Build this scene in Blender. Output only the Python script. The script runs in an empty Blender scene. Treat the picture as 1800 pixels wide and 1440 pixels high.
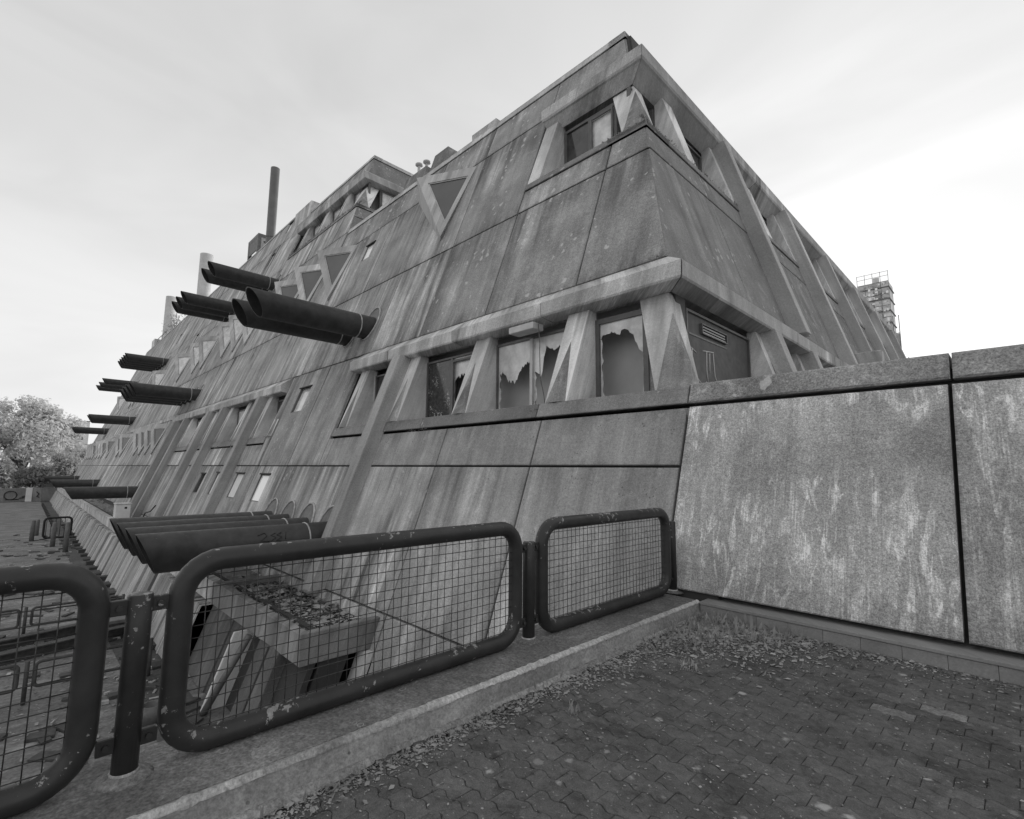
import bpy, math, random
from mathutils import Vector, Matrix
random.seed(7)
R = math.radians
scn = bpy.context.scene

# ------------------------------------------------------------------ camera
cam_d = bpy.data.cameras.new('camera'); cam = bpy.data.objects.new('camera', cam_d)
scn.collection.objects.link(cam); scn.camera = cam
cam_d.sensor_width = 36.0; cam_d.lens = 870.13 / 1800 * 36
cam_d.clip_start = 0.05; cam_d.clip_end = 3000
pit, yaw, rol = .121436, .795729, .0091843
fw = Vector((-math.sin(yaw) * math.cos(pit), math.cos(yaw) * math.cos(pit), math.sin(pit)))
rt = Vector((math.cos(yaw), math.sin(yaw), 0)); upv = rt.cross(fw)
r2 = rt * math.cos(rol) + upv * math.sin(rol); u2 = upv * math.cos(rol) - rt * math.sin(rol)
m = Matrix((r2, u2, -fw)).transposed().to_4x4(); m.translation = (0, 0, 1.6)
cam.matrix_world = m

# ------------------------------------------------------------------ sky and sun
SUN_EL, SUN_AZ = R(23), R(-8)          # azimuth from +Y towards +X
world = bpy.data.worlds.new('World'); scn.world = world; world.use_nodes = True
nt = world.node_tree; nt.nodes.clear(); N = nt.nodes; L = nt.links
out = N.new('ShaderNodeOutputWorld'); bg = N.new('ShaderNodeBackground')
sky = N.new('ShaderNodeTexSky'); sky.sky_type = 'NISHITA'; sky.sun_disc = False
sky.sun_elevation = SUN_EL; sky.sun_rotation = SUN_AZ; sky.air_density = 1.0; sky.dust_density = 1.2; sky.ozone_density = 1.0
bw = N.new('ShaderNodeRGBToBW'); L.new(sky.outputs[0], bw.inputs[0])
# thin overcast: the veil of cloud evens out the sky's range
pw = N.new('ShaderNodeMath'); pw.operation = 'POWER'; pw.inputs[1].default_value = 0.13; L.new(bw.outputs[0], pw.inputs[0])
ml = N.new('ShaderNodeMath'); ml.operation = 'MULTIPLY'; ml.inputs[1].default_value = 6.45; L.new(pw.outputs[0], ml.inputs[0])
tc = N.new('ShaderNodeTexCoord'); mp = N.new('ShaderNodeMapping'); mp.inputs['Scale'].default_value = (1.0, 1.6, 5.0)
mp.inputs['Rotation'].default_value = (0.2, 0.5, 0.6)
L.new(tc.outputs['Generated'], mp.inputs[0])
nz = N.new('ShaderNodeTexNoise'); nz.inputs['Scale'].default_value = 1.3; nz.inputs['Detail'].default_value = 4; nz.inputs['Roughness'].default_value = .5
nz.inputs['Distortion'].default_value = .6
L.new(mp.outputs[0], nz.inputs['Vector'])
mr = N.new('ShaderNodeMapRange'); mr.inputs['From Min'].default_value = .3; mr.inputs['From Max'].default_value = .7
mr.inputs['To Min'].default_value = .90; mr.inputs['To Max'].default_value = 1.08
L.new(nz.outputs[0], mr.inputs[0])
# the veil thickens evenly towards the horizon all round
sz = N.new('ShaderNodeSeparateXYZ'); L.new(tc.outputs['Generated'], sz.inputs[0])
hz = N.new('ShaderNodeMapRange'); hz.interpolation_type = 'SMOOTHSTEP'; hz.inputs['From Min'].default_value = 0.0; hz.inputs['From Max'].default_value = .75; hz.inputs['To Min'].default_value = 1.22; hz.inputs['To Max'].default_value = .97
L.new(sz.outputs[2], hz.inputs[0])
m3 = N.new('ShaderNodeMath'); m3.operation = 'MULTIPLY'; L.new(mr.outputs[0], m3.inputs[0]); L.new(hz.outputs[0], m3.inputs[1]); mr = m3
m2 = N.new('ShaderNodeMath'); m2.operation = 'MULTIPLY'; L.new(ml.outputs[0], m2.inputs[0]); L.new(mr.outputs[0], m2.inputs[1])
L.new(m2.outputs[0], bg.inputs['Color']); bg.inputs['Strength'].default_value = 0.10
L.new(bg.outputs[0], out.inputs[0])
sd = bpy.data.lights.new('sun', 'SUN'); sun = bpy.data.objects.new('sun', sd); scn.collection.objects.link(sun)
sd.energy = 2.4; sd.angle = R(9); sd.color = (1, .995, .985)
sv = Vector((math.sin(SUN_AZ) * math.cos(SUN_EL), math.cos(SUN_AZ) * math.cos(SUN_EL), math.sin(SUN_EL)))
sun.rotation_euler = sv.to_track_quat('Z', 'Y').to_euler(); sun.location = (0, 0, 60)

scn.view_settings.view_transform = 'Standard'; scn.view_settings.look = 'None'
scn.view_settings.exposure = 0.0; scn.view_settings.gamma = 1; scn.view_settings.use_curve_mapping = False
scn.render.resolution_x = 1024; scn.render.resolution_y = 819
scn.render.engine = 'CYCLES'

# ------------------------------------------------------------------ materials
def mat(name):
    mm = bpy.data.materials.new(name); mm.use_nodes = True
    n = mm.node_tree.nodes; b = n['Principled BSDF']
    return mm, mm.node_tree, b
def node(t, typ, **kw):
    n = t.nodes.new(typ)
    for k, v in kw.items():
        if k in n.inputs: n.inputs[k].default_value = v
        else: setattr(n, k, v)
    return n
def mth(t, op, a, b=None, c=None, clamp=False):
    n = t.nodes.new('ShaderNodeMath'); n.operation = op; n.use_clamp = clamp
    for i, v in enumerate((a, b, c)):
        if v is None: continue
        if isinstance(v, (int, float)): n.inputs[i].default_value = v
        else: t.links.new(v, n.inputs[i])
    return n.outputs[0]
def noise(t, vec, scale, detail=3, rough=.55, dist=0):
    n = node(t, 'ShaderNodeTexNoise', Scale=scale, Detail=detail, Roughness=rough, Distortion=dist)
    t.links.new(vec, n.inputs['Vector']); return n.outputs[0]
def remap(t, v, a, b, c, d):
    n = t.nodes.new('ShaderNodeMapRange'); t.links.new(v, n.inputs[0])
    for i, x in zip((1, 2, 3, 4), (a, b, c, d)): n.inputs[i].default_value = x
    return n.outputs[0]
def coords(t, axis, rnd=30.0, su=1.0, sv_=1.0):
    """vector (along the face, up, across) from the real position; streaks run down the slope"""
    g = t.nodes.new('ShaderNodeNewGeometry'); s = t.nodes.new('ShaderNodeSeparateXYZ'); t.links.new(g.outputs['Position'], s.inputs[0])
    oi = t.nodes.new('ShaderNodeObjectInfo')
    c = t.nodes.new('ShaderNodeCombineXYZ')
    o = mth(t, 'MULTIPLY', oi.outputs['Random'], rnd)
    # along the face; the second term is constant on the battered face itself and varies only round corners
    if axis == 'X': u = mth(t, 'ADD', s.outputs[0], mth(t, 'SUBTRACT', s.outputs[1], mth(t, 'MULTIPLY', s.outputs[2], .36545)))
    elif axis == 'Y': u = mth(t, 'ADD', s.outputs[1], mth(t, 'ADD', s.outputs[0], mth(t, 'MULTIPLY', s.outputs[2], .30)))
    else: u = s.outputs[0]
    t.links.new(u, c.inputs[0]); t.links.new(s.outputs[2] if axis != 'H' else s.outputs[1], c.inputs[1]); t.links.new(o, c.inputs[2])
    return c.outputs[0], oi.outputs['Random'], s, u
def scaled(t, vec, s):
    n = t.nodes.new('ShaderNodeVectorMath'); n.operation = 'MULTIPLY'; t.links.new(vec, n.inputs[0]); n.inputs[1].default_value = s
    return n.outputs[0]

def concrete(name, base, axis='X', streak=.28, patch=.18, grain=.16, lichen=0.0, drip=.25, rough=.88, vary=.12, fine=0.0, bump=.25, pores=0.0, scuff=0.0):
    mm, t, b = mat(name)
    vec, rnd, sep, u = coords(t, axis)
    iso = axis == 'H'
    s1 = noise(t, scaled(t, vec, (1.6, 1.6 if iso else .16, 1)), 1.0, 2, .5, .5)
    s2 = noise(t, scaled(t, vec, (17, 17 if iso else 1.1, 1)), 1.0, 3, .6, .3)
    s3 = noise(t, scaled(t, vec, (4.6, 4.6 if iso else .30, 1)), 1.0, 3, .55, .7)
    p1 = noise(t, scaled(t, vec, (.8, .8, 1)), 1.0, 5, .6, .4)
    g1 = noise(t, scaled(t, vec, (60, 60, 1)), 1.0, 2, .7)
    g2 = noise(t, scaled(t, vec, (26, 26, 1)), 1.0, 5, .8)
    v = remap(t, s1, .33, .67, 1 - streak * 1.15, 1 + streak * 1.15)
    v = mth(t, 'MULTIPLY', v, remap(t, s3, .32, .68, 1 - streak * .75, 1 + streak * .75))
    # where the run-off is strong and where the panel has stayed even
    km = noise(t, scaled(t, vec, (.55, .40, 1)), 1.0, 3, .6, .6)
    km = mth(t, 'MULTIPLY', remap(t, km, .36, .64, .15, 1.5), remap(t, rnd, 0, 1, .6, 1.2))
    v = mth(t, 'ADD', 1.0, mth(t, 'MULTIPLY', mth(t, 'SUBTRACT', v, 1.0), km))
    v = mth(t, 'MULTIPLY', v, remap(t, s2, .35, .65, 1 - streak * .2, 1 + streak * .2))
    v = mth(t, 'MULTIPLY', v, remap(t, p1, .3, .7, 1 - patch, 1 + patch))
    v = mth(t, 'MULTIPLY', v, remap(t, g1, .25, .75, 1 - grain, 1 + grain))
    v = mth(t, 'MULTIPLY', v, remap(t, g2, .3, .7, 1 - grain * .8, 1 + grain * .8))
    v = mth(t, 'MULTIPLY', v, remap(t, rnd, 0, 1, 1 - vary, 1 + vary))
    if drip:
        gt = t.nodes.new('ShaderNodeTexCoord'); sg = t.nodes.new('ShaderNodeSeparateXYZ'); t.links.new(gt.outputs['Generated'], sg.inputs[0])
        dn = noise(t, scaled(t, vec, (5.5, .12, 1)), 1.0, 3, .6)
        edge = mth(t, 'ADD', sg.outputs[2], remap(t, dn, .3, .7, -.55, .18))
        v = mth(t, 'MULTIPLY', v, remap(t, edge, .55, 1.1, 1.04, 1 - drip))
        ln = noise(t, scaled(t, vec, (7, .3, 1)), 1.0, 3, .6)
        lo = mth(t, 'ADD', sg.outputs[2], remap(t, ln, .3, .7, -.06, .12))
        v = mth(t, 'MULTIPLY', v, remap(t, lo, .0, .10, 1 - drip * .7, 1.0))
    if fine:   # brushed, scratched light lines and worn pale blotches
        f1 = noise(t, scaled(t, vec, (55, 1.1, 1)), 1.0, 3, .7, .05)
        mk = noise(t, scaled(t, vec, (1.7, .75, 1)), 1.0, 6, .68, 1.5)
        f = mth(t, 'MULTIPLY', remap(t, f1, .45, .6, .15, 1), remap(t, mk, .46, .68, 0, 1))
        v = mth(t, 'MULTIPLY', v, mth(t, 'ADD', mth(t, 'MULTIPLY', f, fine), 1.0 - fine * .12))
        cl = remap(t, noise(t, scaled(t, vec, (1.3, .8, 1)), 1.0, 3, .5, .5), .42, .60, .12, 1.25)
        br = noise(t, scaled(t, vec, (90, 3, 1)), 1.0, 2, .6, .1)
        mk2 = noise(t, scaled(t, vec, (3.6, 1.5, 1)), 1.2, 3, .5, 1.6)
        v = mth(t, 'MULTIPLY', v, mth(t, 'ADD', 1.0, mth(t, 'MULTIPLY', mth(t, 'MULTIPLY', mth(t, 'MULTIPLY', remap(t, mk2, .54, .60, 0, 1), cl), remap(t, br, .4, .6, .45, 1)), fine * .95)))
        mk3 = noise(t, scaled(t, vec, (7.5, 1.3, 1)), 1.1, 3, .5, 2.5)
        v = mth(t, 'MULTIPLY', v, mth(t, 'ADD', 1.0, mth(t, 'MULTIPLY', mth(t, 'MULTIPLY', remap(t, mk3, .58, .64, 0, 1), cl), fine * .6)))
        gr = noise(t, scaled(t, vec, (110, 90, 1)), 1.0, 3, .8)
        v = mth(t, 'MULTIPLY', v, remap(t, gr, .36, .6, .62, 1.14))
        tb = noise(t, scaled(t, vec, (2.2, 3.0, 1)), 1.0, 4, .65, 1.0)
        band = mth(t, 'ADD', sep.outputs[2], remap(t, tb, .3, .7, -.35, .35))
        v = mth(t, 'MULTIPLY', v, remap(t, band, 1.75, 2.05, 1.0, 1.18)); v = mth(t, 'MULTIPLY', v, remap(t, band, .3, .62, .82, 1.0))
        mk4 = noise(t, scaled(t, vec, (1.1, .8, 1)), 1.0, 4, .6, .8)
        v = mth(t, 'MULTIPLY', v, remap(t, mk4, .35, .65, .80, 1.2))
    if scuff:
        sc = noise(t, scaled(t, vec, (3, 3, 1)), 1.0, 6, .7, .8)
        v = mth(t, 'MULTIPLY', v, remap(t, sc, .52, .7, 1.0, 1 + scuff))
    if lichen:
        vo = node(t, 'ShaderNodeTexVoronoi', Scale=1.0, Randomness=1.0)
        dv = t.nodes.new('ShaderNodeVectorMath'); dv.operation = 'ADD'; t.links.new(scaled(t, vec, (4.6, 4.2, 1)), dv.inputs[0])
        nn = node(t, 'ShaderNodeTexNoise', Scale=8.0, Detail=3); t.links.new(vec, nn.inputs['Vector'])
        sc2 = t.nodes.new('ShaderNodeVectorMath'); sc2.operation = 'SCALE'; t.links.new(nn.outputs['Color'], sc2.inputs[0]); sc2.inputs['Scale'].default_value = .9
        t.links.new(sc2.outputs[0], dv.inputs[1]); t.links.new(dv.outputs[0], vo.inputs['Vector'])
        lm = noise(t, scaled(t, vec, (1.1, 1.1, 1)), 1.0, 3, .6)
        thr = remap(t, lm, .40, .66, .0, .24 * min(1.6, lichen + .6))
        spot = mth(t, 'SUBTRACT', thr, vo.outputs['Distance'])
        spot = remap(t, spot, 0, .04, 0, .9)
        v = mth(t, 'ADD', mth(t, 'MULTIPLY', v, mth(t, 'SUBTRACT', 1.0, mth(t, 'MULTIPLY', spot, .6))), mth(t, 'MULTIPLY', spot, 1.5 * min(1.0, lichen + .25)))
    if pores:
        po = node(t, 'ShaderNodeTexVoronoi', Scale=1.0, Randomness=1.0); t.links.new(scaled(t, vec, (16, 16, 1)), po.inputs['Vector'])
        pm = noise(t, scaled(t, vec, (3, 3, 1)), 1.0, 2, .5)
        pv = mth(t, 'SUBTRACT', po.outputs['Distance'], remap(t, pm, .45, .7, .0, .22))
        v = mth(t, 'MULTIPLY', v, remap(t, pv, -.02, .03, 1 - pores, 1.0))
    v = mth(t, 'MULTIPLY', v, base, clamp=True)
    cc = t.nodes.new('ShaderNodeCombineColor')
    for i in range(3): t.links.new(v, cc.inputs[i])
    t.links.new(cc.outputs[0], b.inputs['Base Color'])
    b.inputs['Roughness'].default_value = rough; b.inputs['Specular IOR Level'].default_value = .25
    bp = node(t, 'ShaderNodeBump', Strength=bump, Distance=.012)
    hh = mth(t, 'ADD', mth(t, 'MULTIPLY', g1, .5), mth(t, 'ADD', g2, mth(t, 'MULTIPLY', s2, .6)))
    t.links.new(hh, bp.inputs['Height']); t.links.new(bp.outputs[0], b.inputs['Normal'])
    return mm

def plain(name, base, rough=.6, amp=.15, scale=6, metallic=0.0, spec=.5, bump=0.0, alt=None, chips=0.0, chipcol=.45, vary=0.0):
    mm, t, b = mat(name)
    g = t.nodes.new('ShaderNodeNewGeometry')
    nn = noise(t, g.outputs['Position'], scale, 5, .6, .2)
    v = remap(t, nn, .3, .7, base * (1 - amp), base * (1 + amp))
    if vary:
        oi = t.nodes.new('ShaderNodeObjectInfo'); v = mth(t, 'MULTIPLY', v, remap(t, oi.outputs['Random'], 0, 1, 1 - vary, 1 + vary))
    if chips:
        c1 = noise(t, g.outputs['Position'], 26, 6, .68, .4)
        c2 = noise(t, g.outputs['Position'], 3.2, 2, .5, 0)
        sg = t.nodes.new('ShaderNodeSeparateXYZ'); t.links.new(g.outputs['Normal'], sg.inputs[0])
        k = mth(t, 'ADD', c1, mth(t, 'ADD', mth(t, 'MULTIPLY', remap(t, c2, .4, .65, -.1, .05), 1.0), mth(t, 'MULTIPLY', mth(t, 'MAXIMUM', sg.outputs[2], 0.0), .085)))  # upward faces chip more, which also paints in the rails' sky highlight
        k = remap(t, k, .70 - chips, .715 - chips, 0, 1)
        chip_tone = noise(t, g.outputs['Position'], 40, 3, .6)
        v = mth(t, 'ADD', mth(t, 'MULTIPLY', v, mth(t, 'SUBTRACT', 1.0, k)), mth(t, 'MULTIPLY', k, remap(t, chip_tone, .3, .7, chipcol * .6, chipcol)))
    cc = t.nodes.new('ShaderNodeCombineColor')
    for i in range(3): t.links.new(v, cc.inputs[i])
    t.links.new(cc.outputs[0], b.inputs['Base Color'])
    b.inputs['Roughness'].default_value = rough; b.inputs['Metallic'].default_value = metallic; b.inputs['Specular IOR Level'].default_value = spec
    rn = noise(t, g.outputs['Position'], scale * 3, 4, .6)
    t.links.new(remap(t, rn, .3, .7, max(0, rough - .1), min(1, rough + .1)), b.inputs['Roughness'])
    if bump:
        bp = node(t, 'ShaderNodeBump', Strength=bump, Distance=.01)
        bn = noise(t, g.outputs['Position'], scale * 8, 4, .7); t.links.new(bn, bp.inputs['Height']); t.links.new(bp.outputs[0], b.inputs['Normal'])
    return mm

M = {}
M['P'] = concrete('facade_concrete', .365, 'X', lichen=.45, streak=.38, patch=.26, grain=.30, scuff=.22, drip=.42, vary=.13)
M['Pc'] = concrete('facade_concrete_corner', .295, 'X', lichen=.8, streak=.24, patch=.30, grain=.36, scuff=.3, drip=.40, vary=.10)
M['Pl'] = concrete('facade_concrete_low', .315, 'X', lichen=.3, streak=.22, patch=.22, grain=.26, drip=.25, vary=.05, pores=.45, scuff=.25)  # base colour lowered to carry the open shade on these panels
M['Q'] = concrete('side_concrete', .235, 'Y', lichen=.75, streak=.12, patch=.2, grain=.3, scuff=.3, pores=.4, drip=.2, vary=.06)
M['cor'] = concrete('cornice_concrete', .50, 'X', streak=.22, patch=.28, grain=.28, drip=.42, vary=.06, scuff=.15)
M['corQ'] = concrete('cornice_concrete_side', .44, 'Y', streak=.24, grain=.2, patch=.18, drip=.3, vary=.06, scuff=.15)
M['sill'] = concrete('sill_concrete', .24, 'X', streak=.10, patch=.3, grain=.3, lichen=.8, drip=.1, vary=.06)
M['cope'] = concrete('coping_concrete', .29, 'X', streak=.05, patch=.3, grain=.5, lichen=.7, drip=0, vary=.04, scuff=.7, bump=.6)
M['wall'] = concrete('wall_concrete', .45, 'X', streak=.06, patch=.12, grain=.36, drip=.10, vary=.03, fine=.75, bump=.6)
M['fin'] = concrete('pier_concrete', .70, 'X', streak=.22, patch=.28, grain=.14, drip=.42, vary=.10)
M['stain'] = concrete('stained_concrete', .23, 'X', streak=.22, patch=.45, grain=.3, drip=.1, vary=.15, scuff=.7)
M['rib'] = concrete('rib_concrete', .36, 'X', streak=.2, patch=.15, grain=.22, drip=.1, vary=.08)
M['ribQ'] = concrete('rib_concrete_side', .42, 'Y', streak=.15, patch=.15, grain=.2, drip=.1, vary=.08)
M['dorm'] = concrete('dormer_concrete', .52, 'X', streak=.16, patch=.2, grain=.1, drip=.15, vary=.1)
M['kerb'] = concrete('kerb_concrete', .27, 'Y', streak=.06, patch=.3, grain=.3, drip=0, vary=.04, pores=.5, scuff=.35)
M['kerbtop'] = concrete('kerb_top_concrete', .19, 'H', streak=.04, patch=.4, grain=.45, lichen=.35, drip=0, vary=.02, scuff=.6, bump=.6)
M['edge'] = concrete('worn_edge_concrete', .40, 'H', streak=.2, patch=.4, grain=.4, drip=0, vary=.02)
M['block'] = concrete('kerb_block_concrete', .27, 'X', streak=.05, patch=.15, grain=.12, drip=.15, vary=.07)
M['slat'] = concrete('slat_concrete', .36, 'X', streak=.25, patch=.25, grain=.15, drip=.3, vary=.42)
M['slatlight'] = concrete('slat_edge_concrete', .66, 'X', streak=.1, patch=.1, grain=.1, drip=.1, vary=.1)
M['core'] = plain('dark_core', .05, .95, .1)
M['room'] = plain('interior_board', .55, .9, .08, 2)
M['pipe'] = plain('dark_pipe_paint', .042, .5, .35, 4.0, spec=.45, chips=-.02, chipcol=.12)
M['pipein'] = plain('pipe_inside', .03, .7, .3, 4)
M['collar'] = plain('pipe_collar_metal', .42, .5, .4, 8, spec=.5)
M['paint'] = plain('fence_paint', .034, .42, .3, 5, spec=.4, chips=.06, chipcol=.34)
M['wire'] = plain('wire_paint', .045, .5, .5, 20)
M['frame'] = plain('window_frame_metal', .13, .45, .2, 6)
M['framelt'] = plain('window_frame_light', .55, .5, .15, 6)
M['frost'] = plain('sky_pale_glass', .70, .12, .30, 3.5, spec=.8, bump=.15)  # pale base colour paints in the bright sky reflected by the glass
M['dark'] = plain('dark_glass', .05, .08, .5, 3, spec=.8)
M['grime'] = plain('spattered_glass', .05, .15, .6, 14, spec=.6, chips=.09, chipcol=.6)
M['pane'] = plain('dormer_glass', .12, .18, .12, 1.2, spec=.6)
M['white'] = plain('white_pane', .95, .10, .02, 1, spec=1.0)
M['ply'] = plain('board_paint', .085, .6, .18, 3)
M['chalk'] = plain('pale_paint', .6, .7, .1, 9)
M['ink'] = plain('marker_ink', .008, .5, .1, 9)
M['steel'] = plain('weathered_steel', .14, .55, .3, 5)
M['rust'] = plain('rusty_steel', .07, .8, .4, 6)
M['chim'] = plain('chimney_metal', .13, .45, .15, 1.5, spec=.4)
M['chimlt'] = plain('chimney_metal_pale', .5, .35, .15, 1.5, spec=.5)
M['whitebox'] = plain('white_cabinet', .72, .5, .1, 2)
M['bark'] = plain('bark', .10, .9, .3, 4)
M['farwall'] = concrete('yard_wall_concrete', .22, 'Y', streak=.15, patch=.25, grain=.1, drip=.1)
M['tower'] = plain('scaffold_sheeting', .6, .8, .3, 1.0, vary=.5)
M['mortar'] = concrete('mortar_haunch', .30, 'H', streak=.08, patch=.4, grain=.4, drip=0, scuff=.5, bump=.7)
M['newpaver'] = concrete('pale_paver', .19, 'H', streak=.15, patch=.3, grain=.4, drip=0, scuff=.4)
M['lich'] = plain('lichen_crust', .30, .9, .4, 60)
M['planter'] = concrete('planter_concrete', .28, 'X', streak=.3, patch=.2, grain=.15, drip=.3)
M['bay'] = concrete('bay_concrete', .13, 'X', streak=.25, patch=.25, grain=.2, drip=.3, vary=.2)
M['house'] = plain('house_render', .75, .8, .1, .5)
def ground(name, base, sc, lightamp):
    mm, t, b = mat(name); g = t.nodes.new('ShaderNodeNewGeometry')
    st = scaled(t, g.outputs['Position'], (3.0, .6, 1))
    a = noise(t, g.outputs['Position'], sc, 6, .7, .3); s = noise(t, st, 1.0, 6, .65, .6); d = noise(t, g.outputs['Position'], sc * 14, 3, .7)
    v = mth(t, 'MULTIPLY', remap(t, a, .3, .7, base * .7, base * 1.3), remap(t, s, .5, .72, 1, 1 + lightamp))
    v = mth(t, 'MULTIPLY', v, remap(t, d, .3, .7, .7, 1.3))
    cc = t.nodes.new('ShaderNodeCombineColor')
    for i in range(3): t.links.new(v, cc.inputs[i])
    t.links.new(cc.outputs[0], b.inputs['Base Color']); b.inputs['Roughness'].default_value = .9; b.inputs['Specular IOR Level'].default_value = .2
    bp = node(t, 'ShaderNodeBump', Strength=.5, Distance=.02); t.links.new(d, bp.inputs['Height']); t.links.new(bp.outputs[0], b.inputs['Normal'])
    return mm
M['yard'] = ground('yard_concrete', .19, 1.2, .9)
M['path'] = ground('yard_asphalt', .10, 1.0, .1)
M['soil'] = ground('soil', .05, 5, .3)
M['moss'] = ground('moss', .075, 30, .4)
M['joint'] = ground('joint_soil', .045, 9, .8)
M['gravel'] = ground('roof_gravel', .2, 6, .3)
def paver_mat():
    mm, t, b = mat('paver_concrete'); g = t.nodes.new('ShaderNodeNewGeometry'); oi = t.nodes.new('ShaderNodeObjectInfo')
    P = g.outputs['Position']
    v = remap(t, noise(t, P, 2.2, 5, .65, .4), .3, .7, .084, .148)
    v = mth(t, 'MULTIPLY', v, remap(t, oi.outputs['Random'], 0, 1, .86, 1.14))
    v = mth(t, 'MULTIPLY', v, remap(t, noise(t, P, 160, 2, .7), .25, .75, .65, 1.35))
    v = mth(t, 'MULTIPLY', v, remap(t, noise(t, P, 28, 4, .7), .3, .7, .8, 1.25))
    vo = node(t, 'ShaderNodeTexVoronoi', Scale=10.0, Randomness=1.0)
    nn = node(t, 'ShaderNodeTexNoise', Scale=26.0, Detail=3); t.links.new(P, nn.inputs['Vector'])
    sc = t.nodes.new('ShaderNodeVectorMath'); sc.operation = 'MULTIPLY_ADD'; t.links.new(nn.outputs['Color'], sc.inputs[0]); sc.inputs[1].default_value = (.05, .05, .05); t.links.new(P, sc.inputs[2])
    t.links.new(sc.outputs[0], vo.inputs['Vector'])
    wn = t.nodes.new('ShaderNodeSeparateColor'); t.links.new(vo.outputs['Color'], wn.inputs[0])
    thr = remap(t, wn.outputs[0], .50, 1.0, 0.0, .34)
    k = remap(t, mth(t, 'SUBTRACT', thr, vo.outputs['Distance']), .0, .16, 0, 1)
    v2 = node(t, 'ShaderNodeTexVoronoi', Scale=42.0, Randomness=1.0); t.links.new(sc.outputs[0], v2.inputs['Vector'])
    w2 = t.nodes.new('ShaderNodeSeparateColor'); t.links.new(v2.outputs['Color'], w2.inputs[0])
    k2 = remap(t, mth(t, 'SUBTRACT', remap(t, w2.outputs[0], .72, 1.0, 0, .4), v2.outputs['Distance']), 0, .1, 0, 1)
    v = mth(t, 'ADD', v, mth(t, 'MULTIPLY', k2, .12))
    mo = remap(t, noise(t, P, 5.5, 6, .75, .8), .50, .66, 1.0, .55); v = mth(t, 'MULTIPLY', v, mo)
    v = mth(t, 'ADD', v, mth(t, 'MULTIPLY', k, remap(t, wn.outputs[1], 0, 1, .05, .30)))
    cc = t.nodes.new('ShaderNodeCombineColor')
    for i in range(3): t.links.new(v, cc.inputs[i])
    t.links.new(cc.outputs[0], b.inputs['Base Color']); b.inputs['Roughness'].default_value = .85; b.inputs['Specular IOR Level'].default_value = .25
    bp = node(t, 'ShaderNodeBump', Strength=.6, Distance=.006); t.links.new(noise(t, P, 120, 3, .7), bp.inputs['Height']); t.links.new(bp.outputs[0], b.inputs['Normal'])
    return mm
M['paver'] = paver_mat()
def leaf_mat(name, lo, hi, transl=.3):
    mm, t, b = mat(name); g = t.nodes.new('ShaderNodeNewGeometry')
    v = remap(t, noise(t, g.outputs['Position'], 1.4, 5, .75), .3, .7, lo, hi)
    cc = t.nodes.new('ShaderNodeCombineColor')
    for i in range(3): t.links.new(v, cc.inputs[i])
    t.links.new(cc.outputs[0], b.inputs['Base Color']); b.inputs['Roughness'].default_value = .6
    if transl:
        tr = t.nodes.new('ShaderNodeBsdfTranslucent'); t.links.new(cc.outputs[0], tr.inputs[0]); mx = t.nodes.new('ShaderNodeMixShader'); mx.inputs[0].default_value = transl
        o = t.nodes['Material Output']; t.links.new(b.outputs[0], mx.inputs[1]); t.links.new(tr.outputs[0], mx.inputs[2]); t.links.new(mx.outputs[0], o.inputs[0])
    return mm
M['leaf'] = leaf_mat('spring_foliage', .55, .95, .5)
M['leafdk'] = leaf_mat('shrub_foliage', .25, .7, .4)
M['litter'] = leaf_mat('dry_leaves', .10, .55, .1)
M['weed'] = leaf_mat('weeds', .14, .40, .25)

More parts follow.
